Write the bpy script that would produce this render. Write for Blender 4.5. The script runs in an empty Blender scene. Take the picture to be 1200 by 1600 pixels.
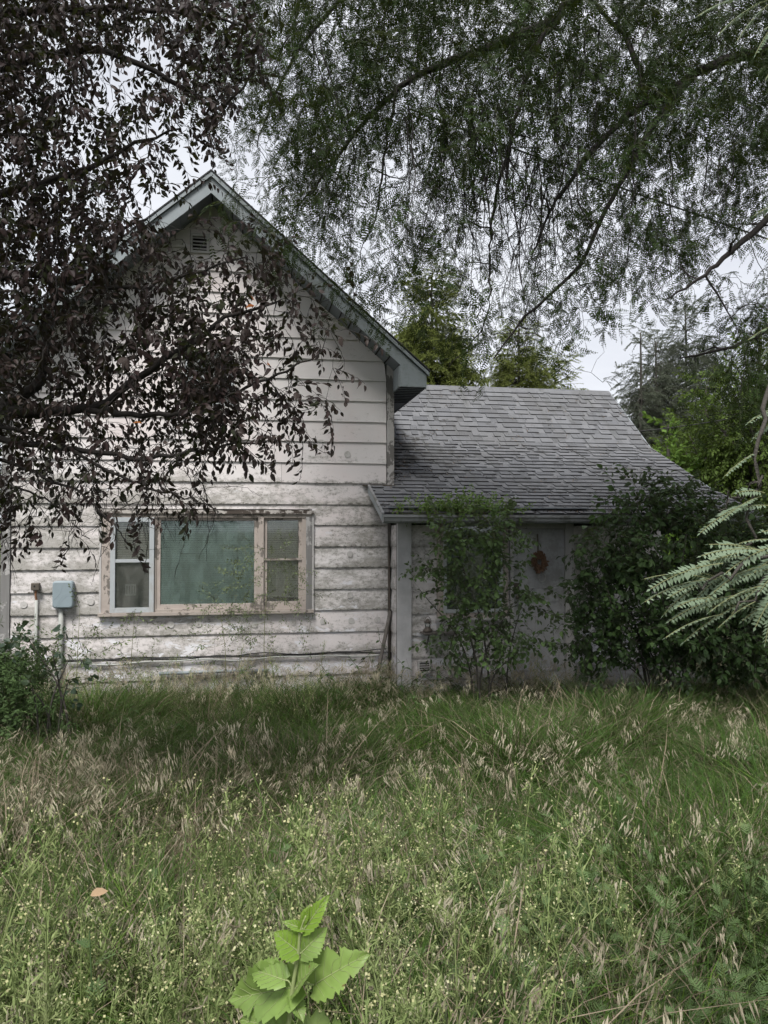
import bpy, math, random
import numpy as np
from mathutils import Matrix, Vector, Euler
random.seed(7); rng = np.random.default_rng(7)
D = bpy.data; S = bpy.context.scene; COL = S.collection
R = math.radians

# ---------------------------------------------------------------- camera, sky, sun, exposure
CAM = np.array([0.0, -9.62, 2.15]); YAW = R(10.0); PIT = math.atan(28/1200)
cam = D.objects.new('camera', D.cameras.new('camera')); COL.objects.link(cam); S.camera = cam
cam.location = CAM; cam.rotation_euler = (math.pi/2 + PIT, 0, -YAW)
cam.data.sensor_fit = 'VERTICAL'; cam.data.sensor_height = 36; cam.data.lens = 27.0
cam.data.clip_start = 0.05; cam.data.clip_end = 3000

W_ = D.worlds.new('World'); S.world = W_; W_.use_nodes = True
wt = W_.node_tree; wt.nodes.clear()
SUN_EL, SUN_AZ = R(57), R(203)          # azimuth clockwise from +Y: behind the camera, a little to the left
def wn(t, **k):
    n = wt.nodes.new(t)
    for a, b in k.items(): setattr(n, a, b)
    return n
sky = wn('ShaderNodeTexSky', sky_type='NISHITA', sun_disc=False, sun_elevation=SUN_EL, sun_rotation=SUN_AZ, air_density=1.0, dust_density=3.0)
tc = wn('ShaderNodeTexCoord'); mp = wn('ShaderNodeMapping'); mp.inputs['Scale'].default_value = (1, 1, 3.0)
nz = wn('ShaderNodeTexNoise'); nz.inputs['Scale'].default_value = 2.3; nz.inputs['Detail'].default_value = 7; nz.inputs['Roughness'].default_value = .55
cr = wn('ShaderNodeValToRGB'); cr.color_ramp.elements[0].position = .32; cr.color_ramp.elements[1].position = .68
cr.color_ramp.elements[0].color = (4.3, 4.45, 4.85, 1); cr.color_ramp.elements[1].color = (5.8, 5.9, 6.15, 1)
mx = wn('ShaderNodeMix', data_type='RGBA'); mx.inputs[0].default_value = .93
bg = wn('ShaderNodeBackground'); bg.inputs['Strength'].default_value = .05
wo = wn('ShaderNodeOutputWorld')
L = wt.links.new
L(tc.outputs['Generated'], mp.inputs['Vector']); L(mp.outputs[0], nz.inputs['Vector']); L(nz.outputs[0], cr.inputs[0])
L(sky.outputs[0], mx.inputs[6]); L(cr.outputs[0], mx.inputs[7]); L(mx.outputs[2], bg.inputs[0]); L(bg.outputs[0], wo.inputs[0])
sl = D.lights.new('sun', 'SUN'); so = D.objects.new('sun', sl); COL.objects.link(so)
sl.energy = 1.5; sl.angle = R(20); sl.color = (1, .97, .93)
sd = Vector((math.sin(SUN_AZ)*math.cos(SUN_EL), math.cos(SUN_AZ)*math.cos(SUN_EL), math.sin(SUN_EL)))
so.rotation_euler = sd.to_track_quat('Z', 'Y').to_euler()
S.view_settings.view_transform = 'Standard'; S.view_settings.look = 'None'
S.view_settings.exposure = 1.85; S.view_settings.gamma = 1
S.cycles.use_adaptive_sampling = True; S.cycles.adaptive_threshold = 0.035
S.cycles.max_bounces = 5; S.cycles.diffuse_bounces = 2; S.cycles.glossy_bounces = 2
S.cycles.transmission_bounces = 3; S.cycles.transparent_max_bounces = 8

# surveying helpers: a sight line of the photograph to a place at a known distance
_f = np.array([math.sin(YAW)*math.cos(PIT), math.cos(YAW)*math.cos(PIT), math.sin(PIT)])
_r = np.array([math.cos(YAW), -math.sin(YAW), 0]); _u = np.cross(_r, _f)
def P(px, py, d): return CAM + d*(_f + (px-600)/1200*_r + (800-py)/1200*_u)
def onY(px, py, Y):
    v = _f + (px-600)/1200*_r + (800-py)/1200*_u
    return CAM + (Y-CAM[1])/v[1]*v
def proj(q):
    v = np.asarray(q)-CAM; d = v@_f
    return 600+1200*(v@_r)/d, 800-1200*(v@_u)/d, d

# ---------------------------------------------------------------- objects
def tag(o, label=None, cat=None, group=None, kind=None):
    if label: o['label'] = label
    if cat: o['category'] = cat
    if group: o['group'] = group
    if kind: o['kind'] = kind
    return o
def thing(name, label, cat, loc=(0, 0, 0), group=None):
    o = D.objects.new(name, None); COL.objects.link(o); o.location = loc; o.empty_display_size = .1
    return tag(o, label, cat, group)
def link(name, me, parent=None, loc=None):
    o = D.objects.new(name, me); COL.objects.link(o)
    if parent is not None:
        o.parent = parent
    if loc is not None: o.location = loc
    return o
def origin(o):
    v = Vector((0, 0, 0))
    while o is not None: v += o.location; o = o.parent
    return v

class MB:
    """collects geometry given in world coordinates; build() links it as one mesh under a parent"""
    def __init__(s): s.v = []; s.f = []; s.m = []; s.n = 0; s.t = []
    def add(s, V, F, mi=0, tint=None):
        V = np.asarray(V, float).reshape(-1, 3); s.v.append(V)
        for f in F: s.f.append(tuple(int(i)+s.n for i in f))
        s.m += [mi]*len(F); s.t += [0. if tint is None else tint]*len(F); s.n += len(V)
        return s
    def box(s, a, b, mi=0, tint=None):
        x0, y0, z0 = a; x1, y1, z1 = b
        V = [(x0,y0,z0),(x1,y0,z0),(x1,y1,z0),(x0,y1,z0),(x0,y0,z1),(x1,y0,z1),(x1,y1,z1),(x0,y1,z1)]
        return s.add(V, [(0,3,2,1),(4,5,6,7),(0,1,5,4),(1,2,6,5),(2,3,7,6),(3,0,4,7)], mi, tint)
    def prism(s, poly, d, mi=0):
        """poly: list of 3D points (ccw seen from the side it faces), d: extrusion vector"""
        p = np.asarray(poly, float); n = len(p); d = np.asarray(d, float)
        F = [tuple(range(n)), tuple(range(2*n-1, n-1, -1))]
        for i in range(n):
            j = (i+1) % n; F.append((i, i+n, j+n, j))
        return s.add(np.vstack([p, p+d]), F, mi)
    def beam(s, a, b, w, h, up=(0, 0, 1), mi=0):
        a = np.asarray(a, float); b = np.asarray(b, float); t = b-a; t /= np.linalg.norm(t)
        u = np.asarray(up, float); x = np.cross(t, u); x /= np.linalg.norm(x); u = np.cross(x, t)
        q = [a-x*w/2-u*h/2, a+x*w/2-u*h/2, a+x*w/2+u*h/2, a-x*w/2+u*h/2]
        return s.prism(q, b-a, mi)
    def tube(s, pts, rad, k=6, mi=0, cap=True):
        p = np.asarray(pts, float); n = len(p); rad = np.broadcast_to(np.asarray(rad, float), (n,))
        t = np.gradient(p, axis=0); t /= np.linalg.norm(t, axis=1)[:, None]+1e-9
        up = np.array([.13, .21, .97]) if abs(t[0][2]) < .9 else np.array([.9, .3, .1])
        x = np.cross(t, up); x /= np.linalg.norm(x, axis=1)[:, None]+1e-9; y = np.cross(t, x)
        a = np.arange(k)*2*math.pi/k
        V = p[:, None]+rad[:, None, None]*(np.cos(a)[None, :, None]*x[:, None]+np.sin(a)[None, :, None]*y[:, None])
        F = []
        for i in range(n-1):
            for j in range(k):
                q = (j+1) % k; F.append((i*k+j, i*k+q, (i+1)*k+q, (i+1)*k+j))
        if cap: F += [tuple(range(k-1, -1, -1)), tuple((n-1)*k+j for j in range(k))]
        return s.add(V.reshape(-1, 3), F, mi)
    def lathe(s, c, prof, k=16, mi=0, axis=2):
        V = []; a = np.arange(k)*2*math.pi/k
        for r, h in prof:
            for t in a:
                q = [r*math.cos(t), r*math.sin(t), h]
                if axis == 1: q = [q[0], -q[2], q[1]]
                V.append(np.add(c, q))
        n = len(prof); F = [(i*k+j, i*k+(j+1) % k, (i+1)*k+(j+1) % k, (i+1)*k+j) for i in range(n-1) for j in range(k)]
        F += [tuple(range(k-1, -1, -1)), tuple((n-1)*k+j for j in range(k))]
        return s.add(V, F, mi)
    def mesh(s, name, mats, off=(0, 0, 0), smooth=False):
        me = D.meshes.new(name); V = np.vstack(s.v)-np.asarray(off, float)
        me.from_pydata(V.tolist(), [], s.f); me.polygons.foreach_set('material_index', s.m)
        if any(s.t):
            at = me.attributes.new('tint', 'FLOAT', 'FACE'); at.data.foreach_set('value', s.t)
        for m in (mats if isinstance(mats, (list, tuple)) else [mats]): me.materials.append(m)
        if smooth: me.polygons.foreach_set('use_smooth', [True]*len(s.f))
        me.update(); return me
    def build(s, name, mats, parent=None, smooth=False, bevel=0, **tg):
        me = s.mesh(name, mats, origin(parent) if parent is not None else (0, 0, 0), smooth)
        o = link(name, me, parent)
        if bevel:
            b = o.modifiers.new('bevel', 'BEVEL'); b.width = bevel; b.segments = 2; b.limit_method = 'ANGLE'
        return tag(o, **tg)

def smooth_path(pts, n):
    """Catmull-Rom through pts"""
    p = np.asarray(pts, float); q = np.vstack([2*p[0]-p[1], p, 2*p[-1]-p[-2]]); out = []
    for t in np.linspace(0, len(p)-1-1e-6, n):
        i = int(t); f = t-i; a, b, c, d = q[i:i+4]
        out.append(.5*((2*b)+(c-a)*f+(2*a-5*b+4*c-d)*f*f+(3*b-a-3*c+d)*f**3))
    return np.array(out)

# ---------------------------------------------------------------- materials
class NT:
    def __init__(s, name):
        s.m = D.materials.new(name); s.m.use_nodes = True; s.t = s.m.node_tree; s.t.nodes.clear()
        s.out = s.t.nodes.new('ShaderNodeOutputMaterial')
    def n(s, t, **k):
        n = s.t.nodes.new(t)
        for a, b in k.items(): setattr(n, a, b)
        return n
    def put(s, sock, v):
        if isinstance(v, bpy.types.NodeSocket): s.t.links.new(v, sock)
        elif v is not None:
            if isinstance(v, (tuple, list)) and len(v) == 3 and sock.type == 'RGBA': v = (*v, 1)
            sock.default_value = v
    def math(s, op, a, b=None, c=None, clamp=False):
        n = s.n('ShaderNodeMath', operation=op, use_clamp=clamp)
        for i, v in enumerate((a, b, c)): s.put(n.inputs[i], v)
        return n.outputs[0]
    def mix(s, f, a, b, mode='MIX'):
        n = s.n('ShaderNodeMix', data_type='RGBA', blend_type=mode)
        s.put(n.inputs[0], f); s.put(n.inputs[6], a); s.put(n.inputs[7], b); return n.outputs[2]
    def pos(s): return s.n('ShaderNodeNewGeometry').outputs['Position']
    def sep(s, v):
        n = s.n('ShaderNodeSeparateXYZ'); s.put(n.inputs[0], v); return n.outputs
    def noise(s, scale, det=4, rough=.5, vec=None, sc=None, dist=0):
        n = s.n('ShaderNodeTexNoise'); n.inputs['Scale'].default_value = scale; n.inputs['Detail'].default_value = det
        n.inputs['Roughness'].default_value = rough; n.inputs['Distortion'].default_value = dist
        v = vec if vec is not None else s.pos()
        if sc:
            m = s.n('ShaderNodeMapping'); s.put(m.inputs['Vector'], v); m.inputs['Scale'].default_value = sc; v = m.outputs[0]
        s.put(n.inputs['Vector'], v); return n.outputs[0]
    def ss(s, x, a, b):
        n = s.n('ShaderNodeMapRange', interpolation_type='SMOOTHSTEP', clamp=True)
        s.put(n.inputs[0], x); n.inputs[1].default_value = a; n.inputs[2].default_value = b; return n.outputs[0]
    def ramp(s, f, stops):
        n = s.n('ShaderNodeValToRGB'); e = n.color_ramp.elements
        while len(e) < len(stops): e.new(.5)
        for q, (p, c) in zip(e, stops): q.position = p; q.color = (*c, 1)
        s.put(n.inputs[0], f); return n.outputs[0]
    def rand(s): return s.n('ShaderNodeObjectInfo').outputs['Random']
    def attr(s, name, inst=False):
        return s.n('ShaderNodeAttribute', attribute_name=name, attribute_type='INSTANCER' if inst else 'GEOMETRY').outputs['Fac']
    def bump(s, h, st=.3, dist=.01):
        n = s.n('ShaderNodeBump'); s.put(n.inputs['Height'], h); n.inputs['Strength'].default_value = st; n.inputs['Distance'].default_value = dist
        return n.outputs[0]
    def bsdf(s, col, rough=.8, normal=None, metal=0, spec=.3):
        n = s.n('ShaderNodeBsdfPrincipled'); s.put(n.inputs['Base Color'], col); s.put(n.inputs['Roughness'], rough)
        n.inputs['Metallic'].default_value = metal; n.inputs['Specular IOR Level'].default_value = spec
        if normal is not None: s.put(n.inputs['Normal'], normal)
        return n.outputs[0]
    def done(s, sh): s.put(s.out.inputs['Surface'], sh); return s.m

def m_plain(name, c, rough=.7, var=.25, sc=12, metal=0, spec=.3, dirt=None, bump=.15):
    t = NT(name); n1 = t.noise(sc, 5, .6); n2 = t.noise(sc*7, 3)
    f = t.math('MULTIPLY_ADD', n1, var*2, 1-var)
    v = t.n('ShaderNodeVectorMath', operation='SCALE'); t.put(v.inputs[0], c if not isinstance(c, tuple) else None)
    v.inputs[0].default_value = c; t.put(v.inputs['Scale'], f); col = v.outputs[0]
    if dirt: col = t.mix(t.ss(t.math('ADD', t.math('MULTIPLY', n1, .7), t.math('MULTIPLY', n2, .3)), .47, .62), col, dirt)
    return t.done(t.bsdf(col, rough, t.bump(n2, bump, .004), metal, spec))

def m_wood(name, paint, bare, peel=.5, axis=2):
    """weathered painted wood: grain along axis, paint flaked off in patches"""
    t = NT(name); sc = [26, 26, 26]; sc[axis] = 2.0
    g = t.noise(1, 5, .6, sc=tuple(sc)); p = t.noise(6, 6, .65); q = t.noise(60, 2)
    wood = t.mix(g, tuple(x*.55 for x in bare), bare)
    m = t.ss(t.math('ADD', t.math('ADD', t.math('MULTIPLY', p, .75), t.math('MULTIPLY', g, .25)), t.math('MULTIPLY', q, .08)), peel-.02, peel+.03)
    pc = t.mix(t.ss(p, .3, .7), paint, tuple(x*.8 for x in paint))
    return t.done(t.bsdf(t.mix(m, wood, pc), .8, t.bump(t.math('ADD', m, t.math('MULTIPLY', g, .5)), .5, .003)))

def m_siding():
    t = NT('painted siding'); p = t.pos(); x, y, z = t.sep(p)
    n1 = t.noise(1.1, 7, .6); n2 = t.noise(2.2, 8, .68, sc=(.8, 1, 1.9), dist=.25); n3 = t.noise(16, 6, .7, sc=(1, 1, 1.6)); n4 = t.noise(75, 3, .6)
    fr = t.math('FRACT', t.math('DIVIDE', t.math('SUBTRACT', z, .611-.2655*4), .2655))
    r = t.rand()
    base = t.mix(r, (.575, .54, .535), (.63, .605, .60))
    base = t.mix(t.math('MULTIPLY', t.ss(n1, .45, .65), .35), base, (.59, .50, .49))       # pinkish fade
    low = t.math('SUBTRACT', 1.0, t.ss(z, 2.6, 3.1))                                    # weathered lower storey
    band = t.math('MULTIPLY', t.ss(z, 2.98, 3.05), t.math('SUBTRACT', 1.0, t.ss(z, 3.3, 3.6)))
    amt = t.math('ADD', t.math('MULTIPLY', low, .155), t.math('MULTIPLY', band, .07))
    left = t.math('SUBTRACT', 1.0, t.ss(x, -1.6, 1.2))
    amt = t.math('ADD', amt, t.math('MULTIPLY', t.math('MULTIPLY', left, low), .045))
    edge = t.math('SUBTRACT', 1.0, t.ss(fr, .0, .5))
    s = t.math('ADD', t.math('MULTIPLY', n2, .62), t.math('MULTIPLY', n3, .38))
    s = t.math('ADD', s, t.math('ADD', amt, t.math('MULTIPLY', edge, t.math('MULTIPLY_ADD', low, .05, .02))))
    s = t.math('ADD', s, t.math('MULTIPLY', t.math('SUBTRACT', r, .5), .07))
    grime = t.ss(s, .60, .78)
    gcol = t.mix(n4, (.17, .165, .14), (.38, .365, .34))
    col = t.mix(t.math('MULTIPLY', grime, .85), base, gcol)
    sp = t.math('MULTIPLY', t.ss(t.math('ADD', t.math('MULTIPLY', n4, .6), t.math('MULTIPLY', n3, .4)), .52, .60), t.ss(s, .55, .72))
    col = t.mix(t.math('MULTIPLY', sp, .6), col, (.13, .125, .11))
    # paint flaked to a pale primer on the lowest courses and streaks
    low2 = t.math('SUBTRACT', 1.0, t.ss(z, 1.05, 1.35))
    fl = t.ss(t.math('ADD', t.math('ADD', t.noise(2.7, 9, .72, sc=(.8, 1, 2.2), dist=.4), t.math('MULTIPLY', n4, .05)), t.math('MULTIPLY_ADD', low2, .07, t.math('MULTIPLY', low, .02))), .665, .69)
    col = t.mix(t.math('MULTIPLY', fl, .85), col, (.62, .62, .65))
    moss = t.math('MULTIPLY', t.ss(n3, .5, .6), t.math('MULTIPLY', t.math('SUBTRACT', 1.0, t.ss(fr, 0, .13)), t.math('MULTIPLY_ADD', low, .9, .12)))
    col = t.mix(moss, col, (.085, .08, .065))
    bh = t.math('ADD', t.math('MULTIPLY', fl, -.5), t.math('ADD', t.math('MULTIPLY', n3, .5), t.math('MULTIPLY', sp, -.4)))
    return t.done(t.bsdf(col, .72, t.bump(bh, .55, .004)))

def m_shingle():
    t = NT('asphalt shingle'); n1 = t.noise(120, 3, .7); n2 = t.noise(1.3, 5, .6); n3 = t.noise(5, 6, .7)
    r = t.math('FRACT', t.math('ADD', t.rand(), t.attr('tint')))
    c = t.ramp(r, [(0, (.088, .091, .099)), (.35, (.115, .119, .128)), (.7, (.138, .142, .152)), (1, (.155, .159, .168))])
    c = t.mix(t.math('MULTIPLY', t.ss(n2, .42, .66), .45), c, (.085, .083, .08))
    stk = t.noise(1, 4, .6, sc=(7, .5, .5)); c = t.mix(t.math('MULTIPLY', t.ss(stk, .5, .7), .4), c, (.06, .062, .055))
    c = t.mix(t.ss(n1, .35, .7), c, t.mix(.5, c, (.18, .18, .185)))
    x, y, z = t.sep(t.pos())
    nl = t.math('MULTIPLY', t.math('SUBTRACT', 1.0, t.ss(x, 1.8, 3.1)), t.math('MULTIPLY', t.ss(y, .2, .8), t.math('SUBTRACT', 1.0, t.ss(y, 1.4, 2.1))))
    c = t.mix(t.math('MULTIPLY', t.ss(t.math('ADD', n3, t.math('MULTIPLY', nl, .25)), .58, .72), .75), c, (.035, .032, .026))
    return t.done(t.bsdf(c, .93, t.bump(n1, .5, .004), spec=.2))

def m_leaf(name, c0, c1, c2=None, back=None, trans=.3, rough=.6, spec=.12, alt=None, altf=.93, spots=False):
    """leaf colour varied by instance, light shining through"""
    t = NT(name); a = t.math('FRACT', t.math('ADD', t.rand(), t.attr('tint', True)))
    n = t.noise(3.0, 3)
    f = t.math('ADD', t.math('MULTIPLY', a, .6), t.math('MULTIPLY', t.ss(n, .3, .7), .4))
    col = t.ramp(f, [(0, c0), (.6, c1), (1, c2 or c1)])
    col = t.mix(t.math('MULTIPLY', t.noise(45, 2), .5), col, t.mix(.5, col, tuple(x*.6 for x in c0)))
    if spots:
        s1 = t.noise(38, 4, .6); s2 = t.noise(14, 3); col = t.mix(t.ss(s2, .3, .75), col, tuple(x*1.35 for x in c1)); col = t.mix(t.ss(s1, .665, .70), col, (.16, .11, .04))
    if alt: col = t.mix(t.math('GREATER_THAN', t.math('FRACT', t.math('MULTIPLY', a, 7.31)), altf), col, alt)
    if back: col = t.mix(t.math('MULTIPLY', t.n('ShaderNodeNewGeometry').outputs['Backfacing'], .8), col, back)
    pb = t.bsdf(col, rough, spec=spec)
    if trans:
        tr = t.n('ShaderNodeBsdfTranslucent'); v = t.mix(.35, col, (col and (.16, .19, .03)))
        t.put(tr.inputs[0], v); m = t.n('ShaderNodeMixShader'); m.inputs[0].default_value = trans
        t.put(m.inputs[1], pb); t.put(m.inputs[2], tr.outputs[0]); return t.done(m.outputs[0])
    return t.done(pb)

def m_glass(name, tint=(.6, .62, .6), dirt=.25, refl=.12):
    t = NT(name); tr = t.n('ShaderNodeBsdfTransparent'); tr.inputs[0].default_value = (.93, .95, .94, 1)
    gl = t.n('ShaderNodeBsdfGlossy'); gl.inputs['Roughness'].default_value = .04; gl.inputs[0].default_value = (.9, .95, .95, 1)
    df = t.n('ShaderNodeBsdfDiffuse'); df.inputs[0].default_value = (*tint, 1)
    fz = t.n('ShaderNodeFresnel'); fz.inputs[0].default_value = 1.5
    m1 = t.n('ShaderNodeMixShader'); t.put(m1.inputs[0], t.math('ADD', fz.outputs[0], refl, clamp=True)); t.put(m1.inputs[1], tr.outputs[0]); t.put(m1.inputs[2], gl.outputs[0])
    n = t.noise(4, 7, .7, sc=(1.5, 1, .5)); m2 = t.n('ShaderNodeMixShader')
    t.put(m2.inputs[0], t.math('MULTIPLY', t.ss(n, .25, .8), dirt*2)); t.put(m2.inputs[1], m1.outputs[0]); t.put(m2.inputs[2], df.outputs[0])
    return t.done(m2.outputs[0])

M = {}
M['siding'] = m_siding(); M['shingle'] = m_shingle()
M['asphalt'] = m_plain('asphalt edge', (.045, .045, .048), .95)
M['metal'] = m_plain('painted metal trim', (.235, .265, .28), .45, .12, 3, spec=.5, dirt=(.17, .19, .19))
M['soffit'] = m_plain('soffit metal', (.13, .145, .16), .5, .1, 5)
M['gutter'] = m_plain('gutter metal', (.20, .205, .21), .4, .18, 4, spec=.5, dirt=(.10, .10, .09))
M['corner'] = m_wood('weathered corner board', (.40, .385, .37), (.17, .16, .15), .52)
M['cornerwhite'] = m_wood('white corner board', (.46, .455, .46), (.22, .21, .20), .37)
M['tan'] = m_wood('peeling tan frame', (.40, .35, .315), (.19, .17, .15), .475)
M['tanh'] = m_wood('peeling tan rail', (.37, .325, .29), (.16, .14, .12), .50, 0)
M['white'] = m_wood('flaking white casing', (.48, .465, .455), (.25, .24, .225), .45)
M['grey'] = m_wood('bare grey casing', (.42, .41, .40), (.23, .225, .22), .60)
M['drip'] = m_wood('rotten head casing', (.45, .42, .39), (.075, .06, .05), .55, 0)
M['alu'] = m_plain('storm window frame', (.36, .385, .40), .45, .12, 6, spec=.5, dirt=(.33, .34, .34))
M['black'] = m_plain('dark sheathing', (.02, .019, .018), .9)
M['room'] = m_plain('dark room', (.03, .03, .03), .9)
M['blindg'] = m_plain('green grey blind', (.68, .78, .73), .55, .06, 3)
M['blindt'] = m_plain('beige blind', (.74, .71, .62), .55, .1, 3)
M['screen'] = m_plain('insect screen', (.135, .135, .14), .8, .25, 5)
M['paper'] = m_plain('paper notice', (.42, .42, .42), .8, .1)
M['ink'] = m_plain('print', (.16, .16, .16), .8)
M['glass'] = m_glass('window glass', (.36, .36, .33), .13, .03)
M['glassb'] = m_glass('big window glass', (.26, .36, .33), .17, .05)
M['found'] = m_plain('foundation', (.25, .245, .24), .9, .3, 5, dirt=(.12, .12, .10))
M['door'] = m_plain('door paint', (.40, .40, .41), .55, .1, 4, dirt=(.30, .30, .29))
M['plug'] = m_plain('insulation plug', (.47, .455, .44), .7, .2, 20, dirt=(.30, .285, .26))
M['cable'] = m_plain('black cable', (.03, .03, .03), .6)
M['boxgrey'] = m_plain('utility box plastic', (.22, .27, .295), .55, .06, 6, spec=.4)
M['conduit'] = m_plain('grey conduit', (.34, .35, .33), .7, .2, 8)
M['rust'] = m_plain('rust stain', (.22, .11, .06), .9, .4, 20)
M['iron'] = m_plain('rusty dark metal', (.10, .085, .07), .6, .4, 25, metal=.3)
M['oldwood'] = m_wood('old grey wood', (.25, .24, .23), (.15, .135, .12), .62)
M['wreath'] = m_plain('dried wreath', (.19, .11, .07), .85, .5, 40, dirt=(.08, .048, .03))
M['bark'] = m_plain('dark bark', (.022, .019, .017), .9, .4, 30, bump=.8)
M['barkg'] = m_plain('grey bark', (.055, .05, .043), .9, .4, 30, bump=.8)

# ================================================================ the house
house = thing('old_house', 'neglected two storey gable house with flaking pinkish white lap siding and a low shingled wing', 'house', (0, 0, 0))
X0, X1 = -2.82, 1.80; XA = -.45; ZA = 6.36; SL = .867
def ztop(x): return ZA-.20-SL*abs(x-XA)         # underside of the roof
def xr(z): return (ZA-.20-z)/SL                 # half width at height z
K = [.611+.2655*k for k in range(-2, 9)]
while K[-1] < 6.2: K.append(K[-1]+.2605)
# sheathing with window openings left to the frames
wall = MB()
Yb = .14
wall.prism([(X0, Yb, .05), (X1-.02, Yb, .05), (X1-.02, Yb, ztop(X1)), (XA, Yb, ZA-.2), (X0, Yb, ztop(X0))], (0, .14, 0), 0)
wall.box((X0, .28, .05), (X0+.14, 8.5, 4.0), 0); wall.box((X1-.16, .28, .05), (X1-.02, 8.5, 4.1), 0)
wall.box((X0+.14, 8.3, .05), (X1-.16, 8.5, 4.0))
wall = wall.build('wall', [M['black']], house)
fnd = MB().box((X0+.03, .02, -.6), (X1-.03, .13, .10)).build('foundation', M['found'], house)

LAP = .019
def clip(a0, a1, z0, z1, zc0, zc1, y0, holder, name='siding_board', tl=0., right_slope=None, left_slope=None):
    """one lap board: its face leans out from the top (y0) to the bottom edge (y0-LAP)"""
    def yf(z): return y0-LAP*(zc1-z)/(zc1-zc0)
    la0 = a0 if left_slope is None else max(a0, XA-xr(z0)); la1 = a0 if left_slope is None else max(a0, XA-xr(z1))
    ra0 = a1 if right_slope is None else min(a1, XA+xr(z0)); ra1 = a1 if right_slope is None else min(a1, XA+xr(z1))
    if ra1 < la1+.02: ra1 = la1 = XA
    if ra0-la0 < .03: return
    g = .0016; th = .011; lo = 1.0 if z0 < 3.0 else .45; w = random.uniform(-.007, .007)*lo; dz = random.uniform(-.006, .006)*lo
    ws = [0, .33, .66, 1]; V = []
    for k, s in enumerate(ws):                     # four stations so that boards can warp a little
        xb = la0+g+(ra0-la0-2*g)*s; xt = la1+g+(ra1-la1-2*g)*s
        b = w*math.sin(s*9+a0)-abs(random.uniform(0, .006))*lo if 0 < s < 1 else w*.3
        V += [(xb, yf(z0)+b, z0+.003+dz+tl*s), (xb, yf(z0)+b+th, z0+.003+dz+tl*s), (xt, yf(z1)+th, z1+.006), (xt, yf(z1), z1+.006)]
    F = []
    for i in range(3):
        a, b = i*4, i*4+4
        F += [(a, b, b+3, a+3), (a+1, a, b+0, b+1)[::1], (a+2, a+1, b+1, b+2), (a+3, b+3, b+2, a+2)]
    F += [(0, 3, 2, 1), (12, 13, 14, 15)]
    MB().add(V, F).build(name, M['siding'], holder)

WIN = (-1.72, .78, 1.135, 2.40); UPW = (-.82, -.13, 3.62, 4.38); VNT = (-.72, -.49, 5.545, 5.785)
for k in range(len(K)-1):
    z0, z1 = K[k], K[k+1]
    a, b = X0+.085, X1-(.075 if z0 > 2.7 else .055)
    segs = [(a, b, z0, z1)]
    for (wx0, wx1, wz0, wz1) in (WIN, UPW, VNT):
        nx = []
        for (p, q, c, d) in segs:
            if d <= wz0+.01 or c >= wz1-.01 or q <= wx0 or p >= wx1: nx.append((p, q, c, d)); continue
            nx += [(p, wx0, c, d), (wx1, q, c, d)]
            if c < wz0-.012: nx.append((wx0, wx1, c, wz0))
            if d > wz1+.012: nx.append((wx0, wx1, wz1, d))
        segs = nx
    out = []
    for (p, q, c, d) in segs:                       # butt joints
        if q-p > 2.4 and z0 < 4:
            j = {8: .62, 9: -.9, 10: .2}.get(k, p+(.35+.3*((k*37) % 7)/7)*(q-p))
            if k == 10: j = .10+.3
            out += [(p, j, c, d), (j, q, c, d)]
        else: out.append((p, q, c, d))
    for (p, q, c, d) in out:
        clip(p, q, c, d, z0, z1, 0.0, wall, tl=random.uniform(-.004, .004), right_slope=1, left_slope=1)

# corner boards
MB().box((X0-.02, -.035, .0), (X0+.08, .09, 4.12)).build('corner_board', M['grey'], house, label='weathered corner board with paint flaked off at the left end')
MB().box((X1-.07, -.040, 2.72), (X1+.02, .10, 4.34)).build('corner_board', M['corner'], house, label='grey weathered corner board at the upper right corner')
MB().box((X1-.050, -.022, .0), (X1-.022, .10, 2.715)).build('corner_board', M['oldwood'], house)
# metal flashing over the step at the foot of the upper wall, rubbish and sill
MB().box((1.42, -.055, 2.705), (X1+.03, .10, 2.722)).build('flashing', M['iron'], house)

# ---- main roof
RY0, RY1 = -.46, 8.9
roof = MB()
for sgn in (-1, 1):
    xe = XA+sgn*2.62; ze = ZA-SL*2.62
    p = [(XA, RY0, ZA), (xe, RY0, ze), (xe, RY0, ze-.035), (XA, RY0, ZA-.05)]
    roof.prism(p if sgn < 0 else p[::-1], (0, RY1-RY0, 0), 0)
roof = roof.build('roof', [M['shingle']], house)
tab = []
me_sh = None
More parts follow.
